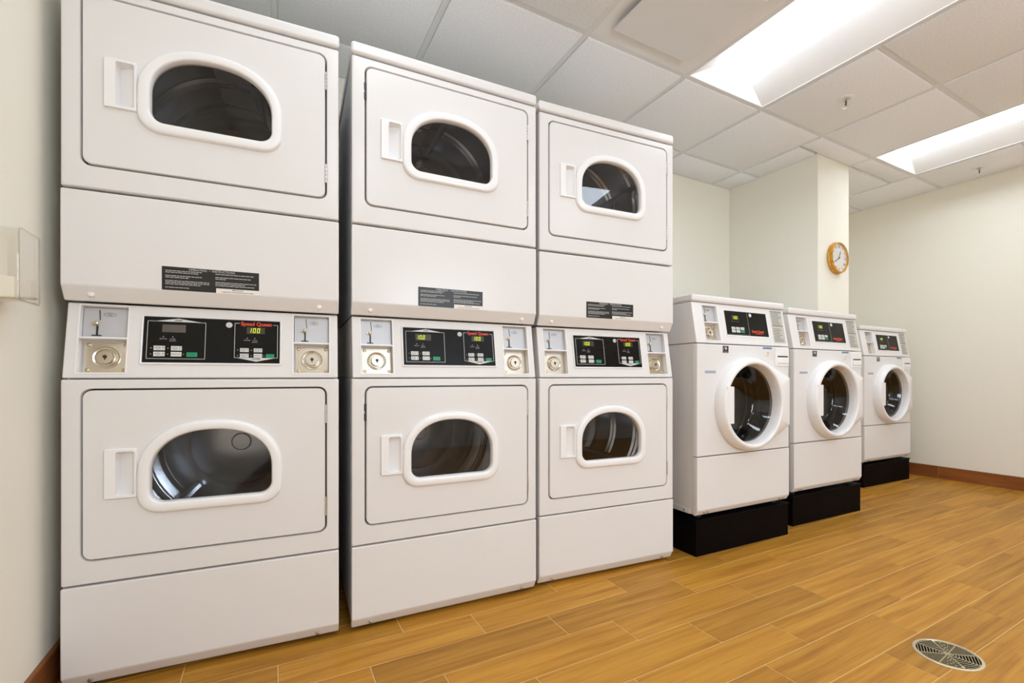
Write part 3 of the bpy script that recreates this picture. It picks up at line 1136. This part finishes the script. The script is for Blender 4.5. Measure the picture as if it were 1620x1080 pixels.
def make_stack():
    root = empty('stacked_dryer')
    # lower body, upper body
    bm = bmesh.new()
    box(bm, .003, W - .003, .028, D, .02, Z(-.0055), .004, 2)
    for f in [f for f in bm.faces if f.calc_center_median().y < .0285]:
        bm.faces.remove(f)
    mk('lower_cabinet', bm, M['enamel_side'], root)
    bm = bmesh.new()
    box(bm, .003, W - .003, .028, D, 1.066, 1.9275, .004, 2)
    for f in [f for f in bm.faces if f.calc_center_median().y < .0285]:
        bm.faces.remove(f)
    mk('upper_cabinet', bm, M['enamel_side'], root)
    # lower kick panel
    bm = bmesh.new()
    prism_x(bm, [(0, Z(-.5705)), (.03, Z(-.5705)), (.03, .013), (.020, .013), (0, .046)], 0, W, .004, 3)
    kp = mk('kick_panel', bm, M['enamel'], root)
    for x in (.060, W - .062):
        bm = bmesh.new()
        lathe_y(bm, [(.0055, .0085), (.005, .003), (.0022, .002)], x, .0275, 12, False, True)
        mk('screw', bm, M['steel'], kp)
    for x in (.06, W - .06):
        for y in (.06, D - .06):
            bm = bmesh.new()
            lathe_z(bm, [(.018, 0), (.018, .008), (.008, .010), (.008, .022)], x, y, 16, True, True)
            mk('foot', bm, M['dark_gap'], root)
    pl = make_front_panel('front_panel', root, 0)
    pu = pl.copy()
    COL.objects.link(pu)
    pu.location = (0, 0, DZ)
    door = make_door(root, 0)
    up = dup(door, root)
    up.location = (0, 0, DZ)
    dr = make_drum(root, 0)
    d2 = dup(dr, root)
    d2.location.z += DZ
    for b in child(root, 'bulkhead')[:1]:
        b2 = b.copy()
        COL.objects.link(b2)
        b2.location.z += DZ
    # upper service panel
    bm = bmesh.new()
    prism_x(bm, [(0, 1.3605), (.03, 1.3605), (.03, 1.0625), (.022, 1.0625), (0, Z(.246))], 0, W, .004, 3)
    sp = mk('service_panel', bm, M['enamel'], root)
    for x in (.060, W - .058):
        bm = bmesh.new()
        lathe_y(bm, [(.0085, .013), (.0068, .0095), (.004, .0085), (.002, .0082)], x, Z(.224), 14, False, True)
        mk('screw', bm, M['plastic'], sp)
    # instruction label
    x0, x1, z0, z1 = .218, .4575, Z(.2470), Z(.3145)
    lab = mk('instruction_label', box(bmesh.new(), x0, x1, -.0006, 0, z0, z1), M['label_black'], sp, wn=False)
    rng = random.Random(3)
    bm = bmesh.new()
    y = -.0007
    xm = (x0 + x1) / 2
    add_text(bm, 'OPERATING  \u2022  INSTRUCTIONS', xm, y, z1 - .0055, .0082, bold=.00012, depth=.0001)
    zz = z1 - .0115
    for k, (la, lb) in enumerate([(.40, .44), (.36, .0), (.0, .40), (.38, .12), (.24, .0), (.0, .46), (.46, .33), (.46, .46), (.38, .0), (.0, .0), (.26, .0)]):
        if la:
            label_lines(bm, x0 + .008, x0 + .008 + la * (x1 - x0) * .95, zz, y, .0022, rng)
        if lb:
            label_lines(bm, xm + .008, xm + .008 + lb * (x1 - x0) * .95, zz - .001, y, .0022, rng)
        zz -= .0048
    mk('label_print', bm, M['print_grey'], sp, wn=False)
    bm = box(bmesh.new(), xm + .010, x1 + .001, -.0009, -.0002, z0 - .001, z0 + .0135)
    mk('caution_strip', bm, M['sticker_cream'], sp, wn=False)
    bm = bmesh.new()
    xc = (xm + .010 + x1) / 2
    add_text(bm, 'IMPORTANT', xc, -.001, z0 + .0098, .0052, bold=.00008, depth=.0001)
    add_text(bm, 'CLEAN LINT FILTER BEFORE EACH LOAD', xc, -.001, z0 + .0036, .0048, bold=.00005, depth=.0001, xscale=.92)
    mk('caution_print', bm, M['print_dark'], sp, wn=False)
    # top
    bm = bmesh.new()
    box(bm, -.002, W + .002, -.003, D, 1.9305, 1.9705, .010, 4)
    mk('lid', bm, M['enamel'], root)
    # console between the two dryers
    bm = bmesh.new()
    prism_x(bm, [(.001, SLOPE_Z0), (.001 + SLOPE_D, SLOPE_Z0 + SLOPE_H), (.62, SLOPE_Z0 + SLOPE_H), (.62, SLOPE_Z0)], .003, W - .003, .004, 3)
    con = mk('control_console', bm, M['enamel'], root)
    bpy.context.view_layer.update()
    cb = bmesh.new()
    for xc in (.083, .6025):
        box(cb, xc - .0525, xc + .0525, -.03, .035, .0145, .2055)
    bmesh.ops.transform(cb, matrix=Matrix.Translation((0, .001, SLOPE_Z0)) @ Matrix.Rotation(-TH, 4, 'X'), verts=cb.verts[:])
    cut(con, cb)
    for xc in (.083, .6025):
        coin_unit(con, xc, .015, .205, .001, SLOPE_Z0, TH)
    wins, digs = make_faceplate(con)
    for ch in kids(con):
        pass
    return root, wins, digs


stack, wins, digs = make_stack()
S_POS = [(-.4845, 1.7445, -.0787), (.2353, 1.6876, -.0429), (.941, 1.6759, -.0821)]
S_LAB = ['white stacked dryer nearest the left wall, upper timer display unlit', 'white stacked dryer in the middle of the row of three',
         'white stacked dryer at the right end, beside the washers']
stacks = [stack, dup(stack), dup(stack)]
DRUM_ROT = [(.9, -.35), (.35, -.75), (1.4, .35)]
for k, s in enumerate(stacks):
    x, y, r = S_POS[k]
    s.location = (x, y, 0)
    s.rotation_euler = (0, 0, r)
    tag(s, S_LAB[k], 'dryer', 'stacked coin-operated dryers')
    for d, a in zip(child(s, 'drum'), DRUM_ROT[k]):
        d.rotation_euler = (0, a, 0)
# the nearest stack's upper timer is dark
con = child(stacks[0], 'control_console')[0]
left = sorted(child(con, 'display'), key=lambda o: min(v[0] for v in o.bound_box))[0]
left.data = left.data.copy()
left.data.materials[0] = M['display_off']
dg_ = sorted(child(con, 'display_digits'), key=lambda o: min(v[0] for v in o.bound_box))[0]
bpy.data.objects.remove(dg_)
# open hinge slots on the left edge of the middle stack's openings
for p in child(stacks[1], 'front_panel'):
    for za, zb in ((-.150, -.126), (-.118, -.094)):
        mk('hinge_slot', box(bmesh.new(), .0385, .0445, -.0008, .004, Z(za), Z(zb)), M['dark_gap'], p, wn=False)


# ------------------------------------------------------------------ washers
WB, WL, WS = .193, .472, 1.013          # bottom, low seam, console seam (height above floor)
WTH = math.atan2(.037, .200)


def washer_console(root):
    bm = bmesh.new()
    prism_x(bm, [(.004, WS + .0015), (.041, WS + .201), (.64, WS + .201), (.64, WS + .0015)], .0, W, .004, 3)
    con = mk('control_console', bm, M['enamel'], root)
    bpy.context.view_layer.update()
    L, R = (0, .004, WS + .0015), (-WTH, 0, 0)
    cb = bmesh.new()
    box(cb, .066, .166, -.03, .035, .014, .190)
    bmesh.ops.transform(cb, matrix=Matrix.Translation(L) @ Matrix.Rotation(-WTH, 4, 'X'), verts=cb.verts[:])
    cut(con, cb)
    coin_unit(con, .116, .0145, .1895, .004, WS + .0015, WTH, w=.099, scale=.85)
    add = lambda name, bm, mat, wn=False: mk(name, bm, mat, con, loc=L, rot=R, wn=wn)
    X0, X1, V0, V1 = .217, .531, .047, .172
    w, h = X1 - X0, V1 - V0
    P = lambda u, v: (X0 + u * w, V1 - v * h)
    bm = bmesh.new()
    o_, i_ = rrect(X0 - .006, X1 + .006, V0 - .006, V1 + .006, .004, 4), rrect(X0 - .001, X1 + .001, V0 - .001, V1 + .001, .001, 4)
    loft(bm, [at_y(o_, .0), at_y(o_, -.0012), at_y(mixp(o_, i_, .35), -.0025), at_y(i_, -.0012), at_y(i_, .0)])
    add('bezel', bm, M['plastic'])
    add('faceplate', box(bmesh.new(), X0, X1, -.001, 0, V0, V1), M['black_gloss'])
    yp = -.0014
    bm = bmesh.new()
    x, _ = P(.53, 0)
    box(bm, x - .0006, x + .0006, yp, yp + .0004, V0 + .003, V1 - .003)
    x0, _ = P(.02, 0)
    box(bm, x0, x, yp, yp + .0004, V0 + .003, V0 + .004)
    for u in (.15, .20, .25, .30):
        q = P(u, .43)
        box(bm, q[0] - .002, q[0] + .002, yp, yp + .0004, q[1] - .001, q[1] + .001)
    add('panel_print', bm, M['print_grey'])
    q = P(.60, .12)
    bm = bmesh.new()
    lathe_y(bm, [(.0098, yp), (.0098, yp - .001), (.008, yp - .0016)], q[0], q[1], 20, False, True)
    add('emblem', bm, M['print_white'])
    bm = bmesh.new()
    q = P(.74, .80)
    add_text(bm, 'Speed Queen', q[0], yp, q[1], .0185, bold=.0006, depth=.0002, xscale=.93)
    q = P(.76, .895)
    add_text(bm, 'COMMERCIAL', q[0], yp, q[1], .0085, bold=.0001, depth=.0002, xscale=1.2)
    add('brand_lettering', bm, M['brand_red'])
    (xa, za), (xb, zb) = P(.15, .35), P(.32, .18)
    add('display', box(bmesh.new(), xa, xb, yp - .0002, yp + .0006, za, zb), M['display'])
    bm = bmesh.new()
    seven_seg(bm, '100', xa + .008, za + .0025, .0155, yp - .0009)
    add('display_digits', bm, M['digits'])
    ink = bmesh.new()
    words = ['HOT', 'WARM', 'COLD', 'PERM', 'DELI', 'START']
    for k in range(6):
        c_, r_ = k % 3, k // 3
        u0 = .115 + c_ * .105
        v0 = .66 + r_ * .125
        (xa, za), (xb, zb) = P(u0, v0 + .105), P(u0 + .085, v0)
        add('start_button' if k == 5 else 'button', box(bmesh.new(), xa, xb, yp - .0014, yp + .0004, za, zb, .0007, 2), M['button_green'] if k == 5 else M['button_white'], True)
        add_text(ink, words[k], (xa + xb) / 2, yp - .0016, (za + zb) / 2, .0062, depth=.0001)
    add('button_print', ink, M['print_dark'])
    # instruction placard
    px0, px1, pz0, pz1 = .569, .665, .018, .196
    add('placard', box(bmesh.new(), px0, px1, -.0008, 0, pz0, pz1), M['placard'])
    rng = random.Random(11)
    bm = bmesh.new()
    zz = pz1 - .016
    n = 0
    while zz > pz0 + .008:
        if n in (8, 9):
            pass
        else:
            label_lines(bm, px0 + .008, px1 - rng.uniform(.008, .04), zz, -.0009, .0026, rng)
        zz -= .0085
        n += 1
    add_text(bm, 'WASH INSTRUCTIONS', (px0 + px1) / 2, -.0009, pz1 - .0075, .0085, bold=.0002, depth=.0001)
    box(bm, px0 + .006, px1 - .006, -.001, -.0006, pz1 - .086, pz1 - .082)
    add('placard_print', bm, M['print_dark'])
    return con


def make_washer():
    root = empty('washing_machine')
    bm = bmesh.new()
    box(bm, .004, W - .004, .028, D, WB + .002, WS, .004, 2)
    for f in [f for f in bm.faces if f.calc_center_median().y < .0285]:
        bm.faces.remove(f)
    mk('cabinet', bm, M['enamel'], root)
    # side rail with its screw
    bm = bmesh.new()
    box(bm, .001, .006, .05, D - .04, WB + .002, WB + .028, .002, 2)
    sr = mk('side_rail', bm, M['enamel'], root)
    bm = bmesh.new()
    lathe = bmesh.ops.create_cone(bm, cap_ends=True, segments=12, radius1=.005, radius2=.004, depth=.004)
    bmesh.ops.transform(bm, matrix=Matrix.Translation((-.0005, .085, WB + .014)) @ Matrix.Rotation(math.pi / 2, 4, 'Y'), verts=bm.verts[:])
    mk('screw', bm, M['steel'], sr)
    # lower panel
    bm = bmesh.new()
    prism_x(bm, [(0, WL - .0015), (.03, WL - .0015), (.03, WB), (.016, WB), (0, WB + .026)], 0, W, .005, 3)
    lp = mk('lower_panel', bm, M['enamel'], root)
    for x in (.05, .075, W - .05, W - .075):
        bm = bmesh.new()
        lathe_y(bm, [(.0045, .008), (.004, .004), (.002, .0035)], x, WB + .013, 10, False, True)
        mk('screw', bm, M['steel'], lp)
    # front panel round the porthole
    dx, dz = .343, CAM_Z - .140
    c = (dx, dz)
    outer = rrect(0, W, WL + .0015, WS - .002, .004, 3)
    o2 = rrect(.0025, W - .0025, WL + .003, WS - .0035, .004, 3)
    o3 = rrect(.011, W - .011, WL + .006, WS - .0065, .004, 3)
    circ = lambda r, n=64: [(dx + r * math.cos(2 * math.pi * i / n), dz + r * math.sin(2 * math.pi * i / n)) for i in range(n)]
    A = angles_of([outer, o2, o3, circ(.2)], c)
    Rf = lambda p: radial(p, c, A)
    bm = bmesh.new()
    loft(bm, [at_y(Rf(outer), .03), at_y(Rf(outer), .010), at_y(Rf(o2), .0035), at_y(Rf(o3), 0), at_y(Rf(circ(.195)), 0), at_y(Rf(circ(.195)), .03)])
    fp = mk('front_panel', bm, M['enamel'], root)
    # door ring with its hinge wing on the right
    rr = .232
    wing = [(.648, dz - .118), (.648, dz + .128)]
    pts = circ(rr, 72)
    a1 = math.radians(66)
    a0 = math.radians(-64)
    hull = []
    for i in range(73):
        a = a1 + (2 * math.pi + a0 - a1) * i / 72
        hull.append((dx + rr * math.cos(a), dz + rr * math.sin(a)))
    hull += [(.642, dz - .125), (.648, dz - .118), (.648, dz + .128), (.642, dz + .135)]
    inner = circ(.189)
    A = angles_of([hull, inner], c)
    Rf = lambda p: radial(p, c, A)
    h0, r1, ri = Rf(hull), Rf(circ(.225)), Rf(inner)
    shr = mixp(h0, Rf(circ(.20)), .06)
    bm = bmesh.new()
    loft(bm, [at_y(h0, .001), at_y(h0, -.020), at_y(shr, -.030), at_y(mixp(shr, Rf(circ(.220)), .55), -.043), at_y(Rf(circ(.2195)), -.0515), at_y(Rf(circ(.215)), -.0545),
              at_y(Rf(circ(.209)), -.0555), at_y(Rf(circ(.203)), -.0545), at_y(Rf(circ(.1985)), -.050), at_y(Rf(circ(.193)), -.030), at_y(ri, -.004), at_y(ri, .008)])
    door = mk('door', bm, M['plastic'], root, angle=50)
    bm = bmesh.new()
    prof = [(.1895, -.006), (.180, .004), (.160, .028), (.142, .060), (.126, .072), (.08, .080), (.03, .082)]
    lathe_y(bm, prof, dx, dz, 48, False, True)
    gb = mk('glass_bowl', bm, M['washer_glass'], door)
    if gb.data.polygons[0].normal.y > 0 or sum(p.normal.y for p in gb.data.polygons) > 0:
        gb.data.flip_normals()
    # paddle grip on the left of the ring
    bm = bmesh.new()
    box(bm, .139, .186, -.0566, -.034, dz - .089, dz + .089, .003, 2)
    mk('grip', bm, M['plastic'], door)
    # rubber boot and drum
    bm = bmesh.new()
    prof = [(.196, .010), (.192, .02), (.182, .05), (.190, .06), (.180, .075), (.192, .09), (.20, .10)]
    lathe_y(bm, prof, dx, dz, 48)
    mk('door_gasket', bm, M['gasket'], root)
    bm = bmesh.new()
    prof = [(.195, .10), (.235, .11), (.245, .13)]
    for y in (.20, .28, .36):
        prof += [(.245, y - .01), (.238, y - .004), (.238, y + .004), (.245, y + .01)]
    prof += [(.245, .46), (.22, .475), (.06, .465)]
    lathe_y(bm, prof, 0, 0, 56, False, True)
    dm = mk('drum', bm, M['washer_drum'], root, loc=(dx, 0, dz))
    for k in range(3):
        a = math.radians(20 + 120 * k)
        bm = bmesh.new()
        lo = []
        for y, s in ((.14, .7), (.16, 1), (.42, 1), (.44, .7)):
            lo.append([(t * math.cos(a) + (.244 - q * s) * math.sin(a), y, -t * math.sin(a) + (.244 - q * s) * math.cos(a)) for t, q in ((-.03, 0), (-.012, .05), (.012, .05), (.03, 0))])
        loft(bm, lo, True, True)
        mk('baffle', bm, M['washer_drum'], dm)
    # detergent drawer
    x0, x1, z0, z1 = .560, .674, CAM_Z + .052, CAM_Z + .146
    bm = bmesh.new()
    box(bm, x0, x1, -.0045, .002, z0, z1, .003, 2)
    dr = mk('detergent_drawer', bm, M['plastic'], root)
    bm = bmesh.new()
    box(bm, x0 + .018, x1 - .012, -.0056, -.0040, CAM_Z + .099, CAM_Z + .106)
    mk('grip_slot', bm, M['dark_gap'], dr, wn=False)
    bm = bmesh.new()
    prism_x(bm, [(-.0045, CAM_Z + .097), (-.008, CAM_Z + .094), (-.0095, CAM_Z + .070), (-.0045, CAM_Z + .062)], x0 + .014, x1 - .008, .002, 2)
    mk('grip_lip', bm, M['plastic'], dr)
    # stickers
    sx0, sx1, sz0, sz1 = .170, .210, CAM_Z + .113, CAM_Z + .147
    st = mk('energy_sticker', box(bmesh.new(), sx0, sx1, -.0006, 0, sz0, sz1), M['label_black'], fp, wn=False)
    bm = bmesh.new()
    star = [(sx0 + .022 + (.0105 if i % 2 == 0 else .0045) * math.sin(i * math.pi / 5), sz0 + .021 + (.0105 if i % 2 == 0 else .0045) * math.cos(i * math.pi / 5)) for i in range(10)]
    poly_plate(bm, star, -.0010, -.0005)
    arc = []
    for i in range(13):
        a = math.radians(200 - 140 * i / 12)
        arc.append((sx0 + .020 + .016 * math.cos(a), sz0 + .016 + .015 * math.sin(a)))
    for i in range(12, -1, -1):
        a = math.radians(200 - 140 * i / 12)
        arc.append((sx0 + .020 + .0146 * math.cos(a), sz0 + .016 + .0136 * math.sin(a)))
    for i in range(12):
        q = [arc[i], arc[i + 1], arc[25 - i - 1], arc[25 - i]]
        poly_plate(bm, q, -.0010, -.0005)
    add_text(bm, 'energy star', (sx0 + sx1) / 2, -.0008, sz0 + .005, .0065, depth=.0001)
    mk('sticker_print', bm, M['print_white'], fp, wn=False)
    mk('blue_sticker', box(bmesh.new(), .050, .121, -.0006, 0, CAM_Z + .0135, CAM_Z + .0245), M['sticker_blue'], fp, wn=False)
    bm = bmesh.new()
    rng = random.Random(5)
    label_lines(bm, .053, .119, CAM_Z + .019, -.0007, .004, rng)
    mk('sticker_print', bm, M['print_white'], fp, wn=False)
    mk('blue_sticker', box(bmesh.new(), .466, .536, -.0006, 0, CAM_Z + .1395, CAM_Z + .149), M['sticker_blue'], fp, wn=False)
    bm = bmesh.new()
    lathe_y(bm, [(.0225, 0), (.0225, -.0008)], .500, CAM_Z + .1145, 28, False, True)
    mk('round_sticker', bm, M['sticker_cream'], fp, wn=False)
    bm = bmesh.new()
    lathe_y(bm, [(.0055, -.0008), (.0055, -.0013)], .505, CAM_Z + .119, 12, False, True)
    label_lines(bm, .486, .512, CAM_Z + .105, -.0009, .0025, rng)
    mk('sticker_print', bm, M['brass'], fp, wn=False)
    # lid
    bm = bmesh.new()
    box(bm, -.003, W + .003, .030, .68, WS + .2025, WS + .2375, .011, 4)
    mk('lid', bm, M['enamel'], root)
    washer_console(root)
    for x in (.06, W - .06):
        for y in (.06, D - .06):
            bm = bmesh.new()
            lathe_z(bm, [(.02, .174), (.02, .184), (.009, .186), (.009, .198)], x, y, 14, True, True)
            mk('foot', bm, M['dark_gap'], root)
    return root


W_POS = [(1.744, 1.587), (2.576, 1.638), (3.938, 1.939)]
W_ROT = math.radians(-1.4)
W_LAB = ['white front-load washer standing right next to the stacked dryers', 'white front-load washer in the middle, left of the column',
         'white front-load washer farthest away, in the nook by the far wall']
washer = make_washer()
washers = [washer, dup(washer), dup(washer)]
for k, wsh in enumerate(washers):
    wsh.location = (W_POS[k][0], W_POS[k][1], 0)
    wsh.rotation_euler = (0, 0, W_ROT)
    tag(wsh, W_LAB[k], 'washer', 'front-load washers on black plinths')
    for d in child(wsh, 'drum'):
        d.rotation_euler = (0, (.2, .9, 1.5)[k], 0)

P_LAB = ['black laminate plinth under the washer next to the dryers', 'black laminate plinth under the middle washer', 'black laminate plinth under the farthest washer']
for k in range(3):
    t = empty('washer_plinth', (W_POS[k][0], W_POS[k][1], 0), W_ROT)
    tag(t, P_LAB[k], 'plinth', 'black washer plinths')
    bm = bmesh.new()
    box(bm, .002, W + .004, .010, D + .005, .0, .166, .003, 2)
    mk('base', bm, M['black_laminate'], t)
    bm = bmesh.new()
    box(bm, -.002, W + .008, .004, D + .01, .1645, .174, .004, 3)
    mk('top_board', bm, M['black_laminate'], t)

# ------------------------------------------------------------------ wall clock on the column
clock = empty('wall_clock', (3.576, COLY, 1.712))
tag(clock, 'round golden-framed wall clock hanging on the column', 'clock')
bm = bmesh.new()
lathe_y(bm, [(.100, 0), (.113, -.002), (.116, -.009), (.1125, -.016), (.1085, -.019), (.1105, -.023), (.1115, -.029), (.109, -.0355), (.1045, -.038), (.1005, -.0365), (.0985, -.032), (.098, -.024)], 0, 0, 64)
mk('frame', bm, M['clock_frame'], clock)
bm = bmesh.new()
lathe_y(bm, [(.0995, -.020), (.0995, -.0245)], 0, 0, 48, True, True)
mk('dial', bm, M['clock_dial'], clock, wn=False)
bm = bmesh.new()
rom = ['XII', 'I', 'II', 'III', 'IIII', 'V', 'VI', 'VII', 'VIII', 'IX', 'X', 'XI']
for k, s in enumerate(rom):
    a = math.radians(30 * k)
    t = text_bm(s, .024, bold=.0002, depth=.0002, xscale=.75)
    bmesh.ops.transform(t, matrix=Matrix.Translation((.080 * math.sin(a), -.0250, .080 * math.cos(a))) @ Matrix.Rotation(a, 4, 'Y'), verts=t.verts[:])
    me = bpy.data.meshes.new('tmp')
    t.to_mesh(me)
    t.free()
    bm.from_mesh(me)
    bpy.data.meshes.remove(me)
mk('numerals', bm, M['clock_ink'], clock, wn=False)


def hand(name, l, w, ang, y):
    bm = bmesh.new()
    pts = [(-w * .5, -.012), (w * .5, -.012), (w, l * .65), (w * 1.6, l * .72), (0, l), (-w * 1.6, l * .72), (-w, l * .65)]
    poly_plate(bm, pts, y - .001, y)
    mk(name, bm, M['clock_ink'], clock, wn=False, rot=(0, math.radians(ang), 0))


hand('hour_hand', .052, .0032, 20, -.0265)
hand('minute_hand', .076, .0022, 240, -.0285)
bm = bmesh.new()
lathe_y(bm, [(.006, -.0245), (.006, -.0295), (.003, -.0305)], 0, 0, 14, False, True)
mk('hub', bm, M['clock_ink'], clock)
bm = bmesh.new()
lathe_y(bm, [(.0985, -.0330), (.0985, -.0345)], 0, 0, 48, True, True)
mk('glass', bm, glassmat('clock_glass', (.97, .97, .97)), clock, wn=False)

# ------------------------------------------------------------------ floor drain
drain = empty('floor_drain', (DRAIN[0], DRAIN[1], 0), math.radians(28))
tag(drain, 'round metal floor drain with slotted grate set in the wood-look floor', 'drain')
bm = bmesh.new()
lathe_z(bm, [(.0865, -.0012), (.0865, .0012), (.0845, .0022), (.0785, .0022), (.0775, .0008), (.0775, -.0012)], 0, 0, 64)
mk('rim', bm, M['drain_metal'], drain)
bm = bmesh.new()
lathe_z(bm, [(.0785, -.0014), (.0785, -.0585), (.01, -.0590)], 0, 0, 40, False, True)
mk('pit', bm, M['dark_pit'], drain, wn=False)


def bar(bm, p, q, w, z0=-.0008, z1=.0016):
    d = Vector((q[0] - p[0], q[1] - p[1])).normalized()
    n = Vector((-d.y, d.x)) * w / 2
    pts = [(p[0] + n.x, p[1] + n.y), (q[0] + n.x, q[1] + n.y), (q[0] - n.x, q[1] - n.y), (p[0] - n.x, p[1] - n.y)]
    loft(bm, [[(x, y, z0) for x, y in pts], [(x, y, z1) for x, y in pts]], True, True)


def arcbar(bm, r, w, a0, a1, z0=-.0008, z1=.0014, n=10):
    A = [a0 + (a1 - a0) * i / n for i in range(n + 1)]
    for u, v in zip(A, A[1:]):
        q = [((r - w / 2) * math.cos(u), (r - w / 2) * math.sin(u)), ((r + w / 2) * math.cos(u), (r + w / 2) * math.sin(u)),
             ((r + w / 2) * math.cos(v), (r + w / 2) * math.sin(v)), ((r - w / 2) * math.cos(v), (r - w / 2) * math.sin(v))]
        loft(bm, [[(x, y, z0) for x, y in q], [(x, y, z1) for x, y in q]], True, True)


bm = bmesh.new()
for k in range(8):
    a = math.radians(45 * k + 22.5)
    bar(bm, (.006 * math.cos(a), .006 * math.sin(a)), (.078 * math.cos(a), .078 * math.sin(a)), .0036)
lathe_z(bm, [(.009, -.0008), (.009, .0018)], 0, 0, 20, False, True)
for q in range(8):
    ac = math.radians(45 * q)
    if q % 4 in (0,):                       # fine concentric slots with cross ties
        for k in range(7):
            arcbar(bm, .016 + k * .0094, .0024, ac - math.radians(22), ac + math.radians(22))
            rr = .016 + k * .0094
            for s in ((-.5, .5) if k % 2 else (0.0,)):
                a = ac + s * math.radians(16)
                bar(bm, (rr * math.cos(a), rr * math.sin(a)), (min(rr + .0094, .0785) * math.cos(a), min(rr + .0094, .0785) * math.sin(a)), .0028)
    else:                                   # straight slots
        d = Vector((math.cos(ac), math.sin(ac)))
        n = Vector((-d.y, d.x))
        for k in range(9):
            rr = .013 + k * .0074
            hw = rr * math.tan(math.radians(22.5))
            hw = min(hw, math.sqrt(max(.0785 ** 2 - rr ** 2, 0)))
            bar(bm, tuple(d * rr - n * hw), tuple(d * rr + n * hw), .0022, z1=.0013)
mk('grate', bm, M['grate_metal'], drain, wn=False)
for a in (22.5, 202.5):
    bm = bmesh.new()
    lathe_z(bm, [(.0045, .0015), (.0045, .0024), (.002, .0028)], .069 * math.cos(math.radians(a)), .069 * math.sin(math.radians(a)), 12, False, True)
    mk('screw', bm, M['drain_metal'], drain)

# ------------------------------------------------------------------ clear dispenser on the left wall
BX = .060
disp = empty('wall_dispenser', (X_LEFT, 1.498, CAM_Z + .162))
tag(disp, 'clear acrylic dispenser box mounted on the left wall', 'dispenser')
hy, hz, t = .054, .158, .003
bm = bmesh.new()
outer = rrect(-hy, hy, 0, hz, .010, 5)
inn = rrect(-hy + t, hy - t, t, hz - t, .008, 5)
# body extruded out from the wall: profile in (y, z), depth along x
lo = lambda p, x: [(x, a, b) for a, b in p]
loft(bm, [lo(outer, .001), lo(outer, BX - .004), lo(mixp(outer, inn, .6), BX), lo(mixp(outer, inn, 1.0), BX), lo(inn, BX - .001)], False, True)
loft(bm, [lo(inn, BX - .004), lo(inn, .001), lo(outer, .001)], True, False)
mk('acrylic_cover', bm, M['acrylic'], disp, wn=False)
bm = bmesh.new()
loft(bm, [lo(outer, BX - .0015), lo(outer, BX + .0012), lo(mixp(outer, inn, .9), BX + .0012), lo(mixp(outer, inn, .9), BX - .0005)])
mk('rim', bm, M['rim'], disp, wn=False)
bm = bmesh.new()
box(bm, .002, .010, -hy + .006, hy - .006, .006, hz - .006, .002, 2)
mk('back_plate', bm, M['sheet'], disp)
bm = bmesh.new()
box(bm, .0105, .050, -hy + .012, hy - .012, .006, .052, .004, 2)
mk('sheet_stack', bm, M['sheet'], disp)
